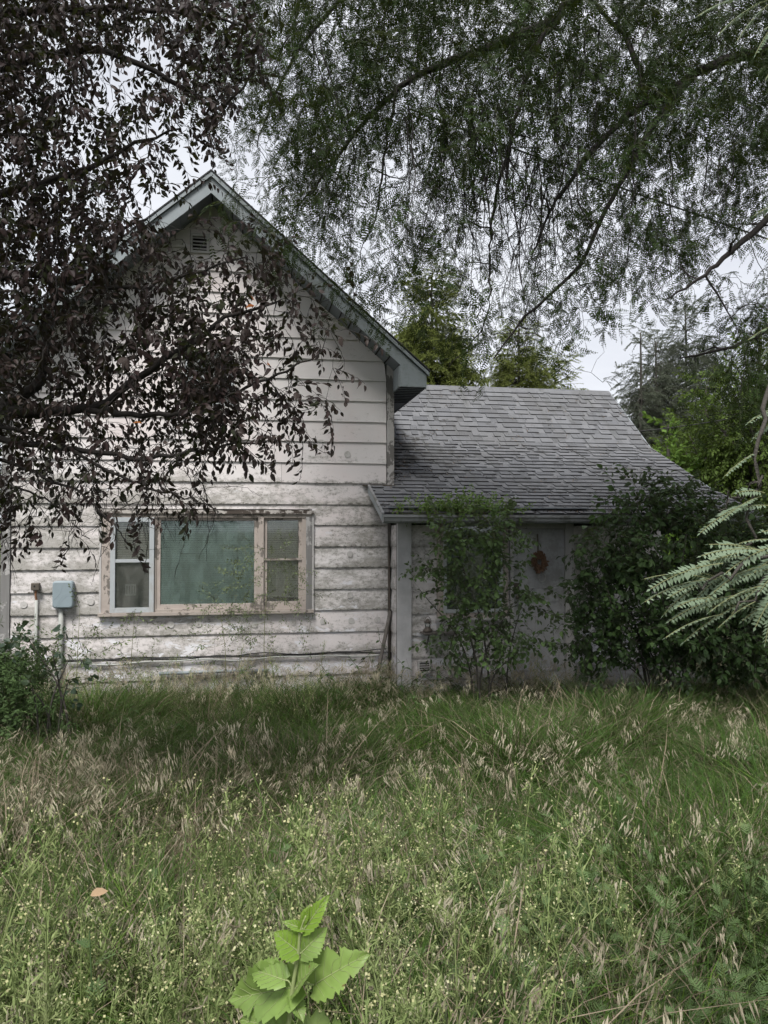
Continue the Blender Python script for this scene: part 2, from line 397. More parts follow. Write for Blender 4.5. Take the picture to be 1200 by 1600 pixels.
# rakes, one board each side, with the metal edge above and soffit panels below
for sgn in (1, -1):
    xe = XA+sgn*2.60
    def zz(x): return ZA-SL*abs(x-XA)
    q = [(XA, 0, zz(XA)-.052), (xe, 0, zz(xe)-.052), (xe, 0, zz(xe)-.215), (XA+sgn*.0, 0, zz(XA)-.235)]
    q = [np.array(v)+np.array((0, RY0+.02, 0)) for v in q]
    if sgn > 0: q = q[::-1]
    MB().prism(q, (0, .022, 0)).build('rake_fascia', M['metal'], roof)
    q = [(XA, 0, ZA+.006), (xe+sgn*.03, 0, zz(xe)-.02), (xe+sgn*.03, 0, zz(xe)-.065), (XA, 0, ZA-.048)]
    q = [np.array(v)+np.array((0, RY0-.012, 0)) for v in q]
    if sgn > 0: q = q[::-1]
    MB().prism(q, (0, .03, 0)).build('drip_edge', M['metal'], roof)
    q = [(XA, 0, ZA+.03), (xe+sgn*.04, 0, zz(xe)+.005), (xe+sgn*.04, 0, zz(xe)-.012), (XA, 0, ZA+.010)]
    q = [np.array(v)+np.array((0, RY0-.02, 0)) for v in q]
    if sgn > 0: q = q[::-1]
    MB().prism(q, (0, RY1-RY0, 0)).build('shingle_edge', M['asphalt'], roof)
    npan = 22
    for i in range(npan):
        s0, s1 = i/npan, (i+1)/npan
        xa, xb = XA+sgn*(2.62*s0+.0), XA+sgn*(2.62*s1)
        if abs(xb-XA) > 2.28: continue
        za, zb = zz(xa)-.215, zz(xb)-.215; g = .006*sgn
        v = [(xa+g, RY0+.042, za-.0), (xb, RY0+.042, zb), (xb, .12, zb), (xa+g, .12, za)]
        if sgn < 0: v = v[::-1]
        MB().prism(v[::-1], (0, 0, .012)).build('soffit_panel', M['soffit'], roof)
        MB().box((min(xa, xa+g*2), RY0+.042, za-.012), (max(xa, xa+g*2), .12, za+.004)).build('soffit_rib', M['black'], roof) if sgn > 0 else None
# boxed eave returns
for sgn in (1, -1):
    xo = XA+sgn*2.60; xi = X1+.02 if sgn > 0 else X0-.02
    ze = ZA-SL*2.60; xx = sorted((xo, xi))
    zi = ZA-.225-SL*abs(xi-XA)
    v = [(xi, RY0+.018, ze-.20), (xo, RY0+.018, ze-.20), (xo, RY0+.018, ze-.06), (xi, RY0+.018, zi-.0)]
    if sgn < 0: v = v[::-1]
    MB().prism(v, (0, .022, 0)).build('eave_return', M['metal'], roof)
    MB().prism([(xi, RY0+.04, ze-.20), (xi, .0, ze-.20), (xi, .0, zi), (xi, RY0+.04, zi)], (sgn*-.012, 0, 0)).build('eave_return', M['metal'], roof)
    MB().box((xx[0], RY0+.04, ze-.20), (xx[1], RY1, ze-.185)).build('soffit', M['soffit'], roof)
    MB().box((xo-.012 if sgn > 0 else xo, RY0+.04, ze-.21), (xo if sgn > 0 else xo+.012, RY1, ze-.04)).build('fascia', M['metal'], roof)
    for i in range(10):                             # ribs of the eave soffit
        y = RY0+.08+i*.12
        MB().box((xx[0]+.01, y, ze-.207), (xx[1]-.01, y+.012, ze-.2005)).build('soffit_rib', M['black'], roof)
# vent pipe
MB().lathe((-1.42, 1.6, 5.3), [(.035, 0), (.035, 1.02), (.03, 1.03)], 12).build('vent_pipe', M['iron'], house, smooth=False)

# gable vent
gv = MB(); x0, x1, z0, z1 = VNT
gv.box((x0, -.035, z0), (x0+.03, .02, z1)); gv.box((x1-.03, -.035, z0), (x1, .02, z1))
gv.box((x0+.03, -.035, z1-.03), (x1-.03, .02, z1)); gv.box((x0+.03, -.035, z0), (x1-.03, .02, z0+.03))
gv = gv.build('gable_vent', M['white'], house)
MB().box((x0+.03, .03, z0+.03), (x1-.03, .04, z1-.03)).build('vent_screen', M['black'], gv)
for i in range(4):
    z = z0+.045+i*.044
    MB().prism([(x0+.03, -.03, z), (x1-.03, -.03, z), (x1-.03, .012, z+.026), (x0+.03, .012, z+.026)], (0, .004, .010)).build('louvre', M['white'], gv)

# ---- insulation plugs
for px, py in [(37,945),(142,940),(267,976),(310,975),(547,930),(505,971),(549,970),(590,968),(398,976),(458,972),(547,866),(543,710)]:
    q = onY(px, py, -.018)
    o = MB().lathe((q[0], q[1]-.0, q[2]), [(.040, 0), (.040, .004), (.033, .005), (.031, .0035), (.008, .0035), (.006, .006), (.001, .006)], 20, axis=1).build('plug', M['plug'], wall)

# ---- triple window
def casing(mb_name, a, b, y0, y1, mat, par, **k): return MB().box((a[0], y0, a[1]), (b[0], y1, b[1])).build(mb_name, mat, par, bevel=.002, **k)
wn3 = MB(); x0, x1, z0, z1 = WIN
wn3.box((x0, -.045, z0), (x0+.10, .02, z1-.10), 0)
win = wn3.build('window', [M['tan']], house, bevel=.002, label='wide triple window with peeling tan and grey frame and lowered blinds')
casing('casing', (x1-.075, z0+.02), (x1, z1-.085), -.050, .02, M['grey'], win)
casing('casing', (x0-.022, z0-.01), (x0, z1-.02), -.052, .0, M['white'], win)
casing('casing', (x1, z0+.01), (x1+.022, z1-.02), -.045, .0, M['white'], win)
casing('casing', (x0+.0, z1-.10), (x1-.0, z1-.055), -.048, .02, M['tanh'], win)
casing('drip_cap', (x0-.03, z1-.055), (x1+.02, z1-.006), -.072, .0, M['drip'], win, label='rotten dark head casing')
casing('sill', (x0-.03, z0-.012), (x1+.02, z0+.028), -.085, .0, M['tanh'], win)
def jamb(xa, xb, za, zb, y0, y1, par, mat=None):
    o = MB()
    o.box((xa-.02, y0, za), (xa, y1, zb)); o.box((xb, y0, za), (xb+.02, y1, zb)); o.box((xa-.02, y0, zb), (xb+.02, y1, zb+.02)); o.box((xa-.02, y0, za-.02), (xb+.02, y1, za))
    return o.build('jamb', mat or M['room'], par)
def ring(name, xa, xb, za, zb, w, y0, y1, mat, par, wt_=None, wb=None):
    wt_ = wt_ or w; wb = wb or w; o = MB()
    o.box((xa, y0, za), (xa+w, y1, zb)); o.box((xb-w, y0, za), (xb, y1, zb))
    o.box((xa+w, y0, zb-wt_), (xb-w, y1, zb)); o.box((xa+w, y0, za), (xb-w, y1, za+wb))
    return o.build(name, mat, par, bevel=.0015)
def blind(xa, xb, za, zb, y, mat, par, n=None, back=True):
    n = n or int((zb-za)/.027); o = MB()
    for i in range(n):
        z = za+(zb-za)*(i+.5)/n; t = .43*(zb-za)/n+random.uniform(-.0008, .0008)
        o.prism([(xa, y-.008, z-t), (xb, y-.008, z-t), (xb, y+.008, z+t), (xa, y+.008, z+t)], (0, .0012, .0006))
    for x in (xa+.15*(xb-xa), .5*(xa+xb), xb-.15*(xb-xa)): o.box((x-.001, y-.010, za), (x+.001, y-.0085, zb))
    o.box((xa, y-.014, zb), (xb, y+.014, zb+.02)); o.box((xa, y-.010, za-.012), (xb, y+.010, za))
    return o.build('blind', mat, par, kind='stuff')
# left: storm window with two lights
lx0, lx1 = x0+.103, -1.115
fr = ring('storm_frame', lx0, lx1, z0+.03, z1-.10, .055, -.062, .01, M['alu'], win)
MB().box((lx0+.055, -.055, 1.762), (lx1-.055, -.02, 1.80)).build('meeting_rail', M['alu'], fr)
MB().box((lx0+.055, -.02, 1.80), (lx1-.055, -.017, z1-.155)).build('pane', M['glass'], fr)
MB().box((lx0+.055, -.026, z0+.085), (lx1-.055, -.023, 1.762)).build('pane', M['glass'], fr, label='lower pane behind a dusty insect screen')
MB().box((lx0+.055, .045, z0+.085), (lx1-.055, .047, 1.762)).build('screen', M['screen'], fr)
nb = MB().box((-1.46, .036, 1.36), (-1.335, .0375, 1.50), 0)
for a in (-1.445, -1.415, -1.385, -1.355): nb.box((a, .0345, 1.385), (a+.012, .0358, 1.475), 1)
nb.build('notice', [M['paper'], M['ink']], fr)
jamb(lx0+.055, lx1-.055, z0+.085, z1-.155, .01, .12, win); blind(lx0+.07, lx1-.07, 1.80, z1-.18, .004, M['blindt'], win)
# middle: picture window
mx0, mx1 = -1.09, .115
casing('mullion', (lx1, z0+.03), (mx0+.0, z1-.10), -.030, .02, M['tan'], win)
fr = ring('frame', mx0, mx1, z0+.03, z1-.10, .045, -.018, .03, M['tan'], win, .035, .085)
MB().box((mx0+.045, .0, z0+.115), (mx1-.045, .004, z1-.135)).build('pane', M['glassb'], fr)
MB().box((mx0-.0, -.06, z0+.028), (mx1+.05, -.018, z0+.062)).build('sill', M['tanh'], win, bevel=.002)
jamb(mx0+.045, mx1-.045, z0+.115, z1-.135, .03, .13, win); blind(mx0+.05, mx1-.05, z0+.13, z1-.165, .022, M['blindg'], win, 36)
# right: wooden double hung window
casing('mullion', (mx1, z0+.03), (mx1+.07, z1-.10), -.052, .02, M['tan'], win)
rx0, rx1 = mx1+.07, x1-.125
casing('casing', (rx1, z0+.03), (x1-.075, z1-.10), -.040, .02, M['tan'], win)
fr = ring('sash', rx0, rx1, z0+.03, z1-.10, .042, -.012, .03, M['tan'], win, .03, .10)
MB().box((rx0+.0, -.030, 1.775), (rx1, -.013, 1.80)).build('meeting_rail', M['tanh'], fr)
MB().box((rx0+.042, .005, z0+.13), (rx1-.042, .008, z1-.13)).build('pane', M['glass'], fr)
jamb(rx0+.042, rx1-.042, z0+.13, z1-.13, .03, .13, win); blind(rx0+.045, rx1-.045, z0+.19, z1-.16, .026, M['blindt'], win)

# ---- upstairs window
x0, x1, z0, z1 = UPW
uw = ring('window', x0, x1, z0, z1, .05, -.05, .02, M['white'], house); uw['label'] = 'small dark upstairs window behind the purple leaves'
ring('sash', x0+.05, x1-.05, z0+.05, (z0+z1)/2, .035, -.02, .01, M['alu'], uw)
ring('sash', x0+.05, x1-.05, (z0+z1)/2+.001, z1-.05, .035, -.032, -.004, M['alu'], uw)
MB().box((x0+.085, -.01, z0+.085), (x1-.085, -.006, (z0+z1)/2-.035)).build('pane', M['glass'], uw)
MB().box((x0+.085, -.02, (z0+z1)/2+.036), (x1-.085, -.016, z1-.085)).build('pane', M['glass'], uw)
jamb(x0+.085, x1-.085, z0+.085, z1-.085, .02, .13, uw)

# ================================================================ the wing
WY = -.60; WX0, WX1 = 1.78, 6.05; REC = .9; XD = 3.985
wing = MB()
wing.box((WX0+.02, WY+.06, .05), (XD, WY+.20, 2.42)); wing.box((WX0+.03, WY+.2, .05), (WX0+.13, 2.9, 2.6))
wing.box((XD-.12, WY+.20, .05), (XD, REC+.06, 2.5)); wing.box((XD, REC+.06, .05), (WX1, REC+.2, 2.75)); wing.box((WX1-.14, REC+.2, .05), (WX1, 5, 2.6))
wing = wing.build('wing_wall', [M['black']], house)
KW = K[:8]+[K[8]]
WW = (2.24, 3.12, 1.08, 2.30); DR = (3.17, XD, -.1, 2.40)
for k in range(len(KW)-1):
    z0, z1 = KW[k], min(KW[k+1], 2.44)
    if z0 < 2.42:
        segs = [(WX0+.145, XD, z0, z1)]
        for (wx0, wx1, wz0, wz1) in (WW, DR):
            nx = []
            for (p, q, c, d) in segs:
                if d <= wz0+.01 or c >= wz1-.01 or q <= wx0 or p >= wx1: nx.append((p, q, c, d)); continue
                nx += [(p, wx0, c, d), (wx1, q, c, d)]
                if c < wz0-.012: nx.append((wx0, wx1, c, wz0))
                if d > wz1+.012: nx.append((wx0, wx1, wz1, d))
            segs = nx
        for s in segs:
            if s[1]-s[0] > .04: clip(*s, z0, KW[k+1], WY+.03, wing)
        # side return towards the main wall (faces left)
        yb = -.005
        th = .011; w = LAP; x = WX0+.012
        MB().add([(x-w, WY+.02, z0+.003), (x-w, yb, z0+.003), (x, yb, z1+.004), (x, WY+.02, z1+.004), (x-w+th, WY+.02, z0+.003), (x-w+th, yb, z0+.003), (x+th, yb, z1+.004), (x+th, WY+.02, z1+.004)],
                 [(0, 3, 2, 1), (4, 5, 6, 7), (0, 1, 5, 4), (3, 7, 6, 2), (0, 4, 7, 3), (1, 2, 6, 5)]).build('siding_board', M['siding'], wing)
    for a, b in ((XD+.02, 4.08), (4.5, 5.3), (5.3, WX1)):
        clip(a, b, z0, KW[k+1], z0, KW[k+1], REC+.03, wing)
for k in range(len(KW)-1):
    if KW[k+1] < 1.6 or KW[k] > 2.05: clip(4.08, 4.5, KW[k], KW[k+1], KW[k], KW[k+1], REC+.03, wing)
MB().box((WX0-.03, WY-.028, .0), (WX0+.14, WY+.03, 2.44)).build('corner_board', M['cornerwhite'], house, bevel=.003, label='wide white corner board of the wing')
MB().box((WX0-.028, WY+.03, .0), (WX0+.0, WY+.07, 2.44)).build('corner_board', M['oldwood'], house)
MB().box((WX0+.05, WY+.04, -.5), (XD, WY+.16, .10)).build('foundation', M['found'], house)
MB().box((XD, WY+.0, -.3), (WX1, REC, .18)).build('porch_floor', M['found'], house)
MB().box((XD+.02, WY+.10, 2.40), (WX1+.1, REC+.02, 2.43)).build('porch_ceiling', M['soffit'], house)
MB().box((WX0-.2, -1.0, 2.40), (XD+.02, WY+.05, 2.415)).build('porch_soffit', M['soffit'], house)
# recess window
rw = ring('window', 4.08, 4.5, 1.58, 2.05, .035, REC-.04, REC+.02, M['white'], house); rw['label'] = 'small window with pale blind in the porch recess'
MB().box((4.115, REC-.01, 1.615), (4.465, REC-.007, 2.015)).build('pane', M['glass'], rw); blind(4.12, 4.46, 1.62, 1.99, REC+.03, M['blindg'], rw)
# wing window
x0, x1, z0, z1 = WW
ww = ring('window', x0, x1, z0, z1, .07, WY-.035, WY+.04, M['tan'], house); ww['label'] = 'tall dark wing window behind the shrub'
ring('sash', x0+.07, x1-.07, z0+.07, z1-.07, .04, WY-.045, WY+.03, M['alu'], ww)
MB().box((x0+.11, WY-.0, z0+.11), (x1-.11, WY+.004, z1-.11)).build('pane', M['glass'], ww)
MB().box((x0-.02, WY-.07, z0-.02), (x1+.02, WY-.0, z0+.005)).build('sill', M['white'], ww)
blind(x0+.12, x1-.12, z0+.13, z1-.14, WY+.035, m_plain('dark green blind', (.10, .14, .115), .6), ww)
# door
dr = MB().box((3.20, WY+.005, .18), (3.865, WY+.045, 2.16)).build('door', M['door'], house, bevel=.003, label='pale panelled entrance door')
for (a, b, c, d) in ((3.26, 3.50, 1.42, 2.02), (3.56, 3.80, 1.42, 2.02), (3.26, 3.50, .42, 1.28), (3.56, 3.80, .42, 1.28)):
    ring('door_panel', a, b, c, d, .018, WY-.006, WY+.01, M['door'], dr)
MB().box((3.205, WY-.012, 1.36), (3.275, WY+.006, 1.50)).build('lock', M['iron'], dr, bevel=.004)
MB().lathe((3.24, WY-.012, 1.33), [(.012, 0), (.012, .03), (.028, .035), (.03, .05), (.02, .062), (.004, .064)], 14, axis=1).build('handle', M['iron'], dr, smooth=True)
kn = MB(); a = np.linspace(0, 2*math.pi, 17); kn.tube(np.c_[3.565+.045*np.cos(a), np.full(17, WY-.015), 1.565+.055*np.sin(a)], .006, 6)
kn.build('knocker', M['plug'], dr, smooth=True)
for a, b in ((3.155, 3.195), (3.87, 3.98)): MB().box((a, WY-.03, .1), (b, WY+.055, 2.40)).build('door_casing', M['white'], house, bevel=.003)
MB().box((3.195, WY-.026, 2.165), (3.87, WY+.055, 2.40)).build('door_casing', M['white'], house, bevel=.003)
MB().box((3.1, WY-.30, -.2), (4.0, WY-.03, .17)).build('door_step', M['found'], house, bevel=.01)
# base vent of the wing
bv = ring('base_vent', 2.0, 2.16, .43, .59, .018, WY-.028, WY+.03, M['plug'], house)
for i in range(5): MB().box((2.018, WY-.018, .452+i*.026), (2.142, WY-.004, .462+i*.026)).build('louvre', M['plug'], bv)
MB().box((2.018, WY+.0, .448), (2.142, WY+.004, .572)).build('vent_screen', M['black'], bv)

# ---- wing roof: profile in (y, z), shallow at the eave and steep at the ridge
PR = [(-1.07, 2.335), (0.0, 2.72), (1.6, 3.45), (3.0, 4.58)]
RX0, RX1 = 1.50, 6.26
seg = [math.hypot(PR[i+1][0]-PR[i][0], PR[i+1][1]-PR[i][1]) for i in range(3)]; TOT = sum(seg)
def prof(s):
    i = 0
    while i < 2 and s > seg[i]: s -= seg[i]; i += 1
    (ya, za), (yb, zb) = PR[i], PR[i+1]; t = s/seg[i]; ty, tz = (yb-ya)/seg[i], (zb-za)/seg[i]
    return np.array((ya+(yb-ya)*t, za+(zb-za)*t)), np.array((ty, tz)), np.array((-tz, ty))
wr = MB()
def leftx(y): return RX0 if y < -.002 else X1+.002
pts = [(y, z) for y, z in PR]
for i in range(3):
    (ya, za), (yb, zb) = PR[i], PR[i+1]; lx = RX0 if i == 0 else X1-.01
    yb_ = yb-.03 if i == 0 else yb
    zb_ = zb if i else zb-.03*(zb-za)/(yb-ya)
    q = [(lx, ya, za-.012), (RX1, ya, za-.012), (RX1, yb_, zb_-.012), (lx, yb_, zb_-.012)]
    wr.prism(q[::-1], (0, 0, -.06))
q = [(X1-.01, 3.0, 4.568), (RX1, 3.0, 4.568), (RX1, 6.5, 2.2), (X1-.01, 6.5, 2.2)]; wr.prism(q[::-1], (0, 0, -.06))
wroof = wr.build('wing_roof', [M['shingle']], house)
EXP = .142; tabs = []
n = int(TOT/EXP)
for k in range(n+1):
    s = k*EXP; s1 = min(s+EXP+.02, TOT)
    c0, t0, n0 = prof(s); c1, t1, n1 = prof(s1)
    lx = RX0 if c0[0] < -.05 else X1+.01
    # under layer of the laminated course, a continuous strip, its darker colour standing for course shadow
    x = lx-random.uniform(0, .2)
    while x < RX1:
        w = random.uniform(.9, 1.05); a, b = max(x, lx), min(x+w-.003, RX1); x += w
        if b-a < .02: continue
        lift = .006
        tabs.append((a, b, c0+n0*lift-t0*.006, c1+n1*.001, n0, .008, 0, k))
    x = lx-random.uniform(0, .25)
    while x < RX1:
        w = random.choice((.10, .14, .18, .23, .30)); g = random.choice((.0, .0, .03, .07, .11)); a, b = max(x, lx), min(x+w, RX1); x += w+g+.003
        if b-a < .02: continue
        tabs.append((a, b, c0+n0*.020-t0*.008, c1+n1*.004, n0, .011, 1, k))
def tab_geo(mb, t, off=0., tint=None):
    a, b, c0, c1, n0, th, kind, k = t
    w = random.uniform(-.0015, .003)
    V = [(a, c0[0], c0[1]), (b, c0[0], c0[1]+w), (b, c1[0], c1[1]), (a, c1[0], c1[1]), (a, c0[0]-n0[0]*th, c0[1]-n0[1]*th), (b, c0[0]-n0[0]*th, c0[1]-n0[1]*th)]
    mb.add(V, [(0, 1, 2, 3)], 0, tint); mb.add(V, [(4, 5, 1, 0), (0, 3, 4), (1, 5, 2)], 1, tint)  # butts in dark asphalt, their colour also painting the shadow lines between courses
cand = [i for i, t in enumerate(tabs) if t[6] == 1 and t[1]-t[0] > .11]
cand.sort(key=lambda i: proj(((tabs[i][0]+tabs[i][1])/2, tabs[i][2][0], tabs[i][2][1]))[2]); ind = set(cand[:300])
stuff = MB()
for i, t in enumerate(tabs):
    if i in ind:
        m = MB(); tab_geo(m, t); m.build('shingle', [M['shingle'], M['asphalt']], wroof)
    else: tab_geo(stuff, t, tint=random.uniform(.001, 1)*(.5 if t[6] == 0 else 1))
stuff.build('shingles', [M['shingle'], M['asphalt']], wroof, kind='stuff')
MB().prism([(X1, 2.9, 4.52), (X1, 3.0, 4.605), (X1, 3.1, 4.52), (X1, 3.0, 4.585)], (RX1-X1, 0, 0)).build('ridge_cap', M['shingle'], wroof)
# rake trim, fascia, gutter
(ya, za), (yb, zb) = PR[0], PR[1]
MB().prism([(RX0-.02, ya-.02, za-.01), (RX0-.02, ya-.02, za-.085), (RX0-.02, yb-.06, zb-.11), (RX0-.02, yb-.06, zb-.03)], (.018, 0, 0)).build('rake_trim', M['metal'], wroof)
for i in range(3):
    (ya, za), (yb, zb) = PR[i], PR[i+1]
    MB().prism([(RX1+.002, ya, za-.0), (RX1+.002, ya, za-.10), (RX1+.002, yb, zb-.10), (RX1+.002, yb, zb)][::-1], (.018, 0, 0)).build('rake_trim', M['metal'], wroof)
    if i == 0: MB().prism([(RX0-.024, ya-.03, za+.012), (RX0-.024, ya-.03, za-.008), (RX0-.024, yb-.05, zb-.018), (RX0-.024, yb-.05, zb+.004)], (.03, 0, 0)).build('drip_edge', M['gutter'], wroof)
y0 = PR[0][0]
MB().box((RX0, y0+.012, 2.225), (RX1, y0+.032, 2.318)).build('fascia', M['metal'], wroof)
gp = [(0, .09), (.0, .0), (-.055, .0), (-.07, .02), (-.075, .05), (-.09, .062), (-.09, .085), (-.078, .085)]
g = MB(); V = []
for x in (RX0-.01, RX1):
    for a, b in gp: V.append((x, y0+.006+a, 2.232+b))
    for a, b in gp[::-1]: V.append((x, y0+.006+a*.94-.002, 2.232+b+.003))
n = 2*len(gp); g.add(V, [(i, (i+1) % n, n+(i+1) % n, n+i) for i in range(n)]+[tuple(range(n))[::-1], tuple(range(n, 2*n))])
g.box((RX0-.013, y0-.082, 2.235), (RX0-.009, y0+.004, 2.318))
g.build('gutter', M['gutter'], wroof)
for x in np.arange(RX0+.25, RX1, .61): MB().box((x, y0-.085, 2.317), (x+.022, y0+.0, 2.321)).build('gutter_strap', M['gutter'], wroof)
MB().box((RX0, y0-.02, 2.322), (RX1, y0+.05, 2.326)).build('drip_edge', M['gutter'], wroof)

# ================================================================ things fixed to or leaning on the house
# utility box
ub = thing('utility_box', 'rounded blue grey utility box on the wall, left of the triple window', 'utility box', (-2.135, -.03, 1.24))
def rbox(xa, xb, za, zb, r, bulge=.012, n=5):
    pts = []
    for cx, cz, a0 in ((xb-r, zb-r, 0), (xa+r, zb-r, 90), (xa+r, za+r, 180), (xb-r, za+r, 270)):
        for i in range(n+1):
            a = R(a0+90*i/n); pts.append((cx+r*math.cos(a), cz+r*math.sin(a)))
    return pts
pp = rbox(-2.25, -2.02, 1.235, 1.552, .035); cx, cz = -2.135, 1.394
b = MB(); ys = [(-.03, 1.0), (-.105, 1.0), (-.122, .965), (-.128, .90)]
V = [((x-cx)*s+cx, y, (z-cz)*s+cz) for y, s in ys for x, z in pp]; n = len(pp)
b.add(V, [(i*n+(j+1) % n, i*n+j, (i+1)*n+j, (i+1)*n+(j+1) % n) for i in range(3) for j in range(n)]+[tuple(range(3*n, 4*n))[::-1]])
b.build('cover', M['boxgrey'], ub, smooth=False)
rb = MB()
for pts in ([(-2.20, 1.25), (-2.17, 1.32), (-2.12, 1.38), (-2.035, 1.42)], [(-2.175, 1.25), (-2.15, 1.31), (-2.10, 1.365), (-2.035, 1.40)], [(-2.23, 1.33), (-2.17, 1.40), (-2.145, 1.46), (-2.14, 1.53)]):
    q = smooth_path([(x, -.127, z) for x, z in pts], 14); rb.tube(q, .003, 5)
rb.build('rib', M['boxgrey'], ub, smooth=True)
MB().box((-2.036, -.128, 1.427), (-2.024, -.10, 1.441)).build('latch', M['black'], ub)
cp = MB().tube([(-2.165, -.055, 1.24), (-2.165, -.055, .9), (-2.163, -.055, .1)], .027, 12).build('conduit_pipe', M['conduit'], smooth=True); tag(cp, 'thick grey conduit below the blue grey utility box', 'pipe')
mt = thing('junction_box', 'small grey metal junction box with a rust streak under it', 'junction box', (-2.445, -.03, 1.44))
MB().box((-2.49, -.10, 1.445), (-2.40, -.028, 1.53)).build('cover', M['iron'], mt, bevel=.006)
MB().lathe((-2.45, -.10, 1.495), [(.010, 0), (.010, .004), (.004, .005)], 10, axis=1).build('knockout', M['black'], mt)
MB().tube([(-2.445, -.062, 1.445), (-2.445, -.064, 1.39), (-2.44, -.05, 1.33)], .012, 8).build('fitting', M['rust'], mt)
tag(MB().tube([(-2.44, -.052, 1.33), (-2.44, -.05, .8), (-2.438, -.05, .1)], .018, 10).build('conduit_pipe', M['conduit'], smooth=True), 'thin conduit below the small junction box', 'pipe')
# cables along the foot of the wall
for i, (dz, col) in enumerate(((0, 'cable'), (-.03, 'conduit'), (.018, 'cable'))):
    pts = []
    for s in np.linspace(0, 1, 26):
        x = -2.1+3.82*s; pts.append((x, -.045-.006*i, .615+dz+.012*math.sin(s*17+i*2)+.01*math.sin(s*31+i)-.02*(1-s)))
    tag(MB().tube(pts, .007 if i != 1 else .010, 6).build('wall_cable', M[col], smooth=True),
        ('black cable stapled along the foot of the siding, middle one of three', 'pale grey cable, lowest of the three along the foot of the siding', 'thin black cable, topmost of the three along the foot of the siding')[i], 'cable', 'cables along the foot of the wall')
# pale pipe lying at the base
tag(MB().tube([(-1.05, -.06, .43), (-.35, -.065, .435), (.25, -.06, .425)], .022, 10).build('downpipe_length', M['metal'], smooth=True), 'pale metal pipe lying along the base of the siding below the picture window', 'pipe')
# leaning board
tag(MB().beam((1.47, -.36, .0), (1.765, -.075, 1.13), .045, .02).build('leaning_stake', M['oldwood'], bevel=.002), 'grey wooden stake leaning against the inner corner of the house', 'wooden stake')
tag(MB().tube([(1.75, -.05, 2.0), (1.757, -.045, 1.2), (1.765, -.05, .05)], .013, 8).build('corner_wire', M['iron'], smooth=True), 'rusty thin pipe running down the inner corner behind the stake', 'pipe')
# shelf with lantern
sh = thing('wall_shelf', 'narrow dark wooden shelf under the wing window', 'shelf', (2.25, WY, .93))
MB().box((2.03, WY-.20, .918), (2.46, WY-.0, .936)).build('board', M['oldwood'], sh, bevel=.002)
for x in (2.10, 2.40): MB().tube([(x, WY-.01, .72), (x, WY-.05, .78), (x, WY-.17, .915)], .007, 6).build('bracket', M['iron'], sh)
ln = thing('lantern', 'small rusty metal lantern standing on the wall shelf', 'lantern', (2.10, WY-.1, .936))
c = (2.10, WY-.1, .936)
MB().lathe(c, [(.055, 0), (.058, .02), (.05, .035), (.034, .05), (.036, .06)], 14).build('base', M['iron'], ln, smooth=True)
MB().lathe(c, [(.030, .058), (.036, .085), (.030, .112)], 12).build('globe', M['glass'], ln, smooth=True)
MB().lathe(c, [(.036, .112), (.040, .12), (.026, .14), (.014, .155), (.006, .16)], 12).build('cap', M['iron'], ln, smooth=True)
hd = MB(); a = np.linspace(0, math.pi, 12); hd.tube(np.c_[c[0]+.042*np.cos(a), np.full(12, c[1]), c[2]+.10+.085*np.sin(a)], .003, 5).build('handle', M['iron'], ln)
# wreath on the door: a ring of dried curled leaves
wt_ = thing('wreath', 'brown dried wreath hanging on the entrance door', 'wreath', (3.515, WY-.03, 1.78))
a = np.linspace(0, 2*math.pi, 25); MB().tube(np.c_[3.515+.055*np.cos(a), np.full(25, WY-.03), 1.755+.08*np.sin(a)], .014, 8).build('ring', M['wreath'], wt_, smooth=True)
wl = MB()
for i in range(330):
    t = random.uniform(0, 2*math.pi); c = np.array((3.515+random.uniform(.02, .088)*math.cos(t), WY-.045+random.uniform(-.03, .015), 1.755+random.uniform(.025, .125)*math.sin(t)))
    d = np.array((math.cos(t+random.uniform(-1.2, 1.2)), random.uniform(-.7, .1), math.sin(t+random.uniform(-1.2, 1.2)))); d /= np.linalg.norm(d)
    e = np.cross(d, (0.2, 1, .1)); e /= np.linalg.norm(e); l = random.uniform(.025, .05)
    wl.add([c, c+d*l*.5+e*l*.3, c+d*l, c+d*l*.5-e*l*.3+np.array((0, -.008, 0))], [(0, 1, 2), (0, 2, 3)])
wl.build('dried_leaves', M['wreath'], wt_, kind='stuff')
MB().tube([(3.515, WY-.03, 1.855), (3.512, WY-.02, 1.96), (3.515, WY-.005, 2.10)], .010, 6).build('ribbon', M['iron'], wt_)
# overhead cables
def wire(name, a, b, sag, r, label):
    a, b = np.array(a), np.array(b); pts = [a+(b-a)*t-np.array((0, 0, sag*4*t*(1-t))) for t in np.linspace(0, 1, 24)]
    tag(MB().tube(pts, r, 6).build(name, M['cable'], smooth=True), label, 'cable')
wire('overhead_cable', onY(975, 676, 4.6), P(1420, 585, 13), .15, .011, 'black overhead cable running from behind the wing roof to the right')

# ================================================================ ground
def gh(x, y):
    x = np.asarray(x, float); y = np.asarray(y, float)
    t = np.clip((-2.0-y)/6.5, 0, 1); t = t*t*(3-2*t)
    b = .30*t+.04*np.sin(x*1.3+y*.7)*np.clip(-y/2, 0, 1)+.03*np.sin(x*.5-y*1.9+1)*np.clip(-y/2, 0, 1)
    return b*np.exp(-(np.maximum(0, np.hypot(x, y)-30)/60)**2)
def m_ground():
    t = NT('soil and thatch'); a = t.noise(1.5, 6, .6); b = t.noise(30, 5, .7)
    c = t.mix(t.ss(b, .35, .65), (.035, .030, .018), (.075, .075, .035)); c = t.mix(t.ss(a, .4, .6), c, (.035, .05, .018))
    return t.done(t.bsdf(c, .95, t.bump(b, .6, .02)))
g = np.linspace(-1, 1, 141); gg = np.sign(g)*(np.abs(g)*14+np.abs(g)**7*900)
GX, GY = np.meshgrid(gg, gg-2); GZ = gh(GX, GY); n = 141
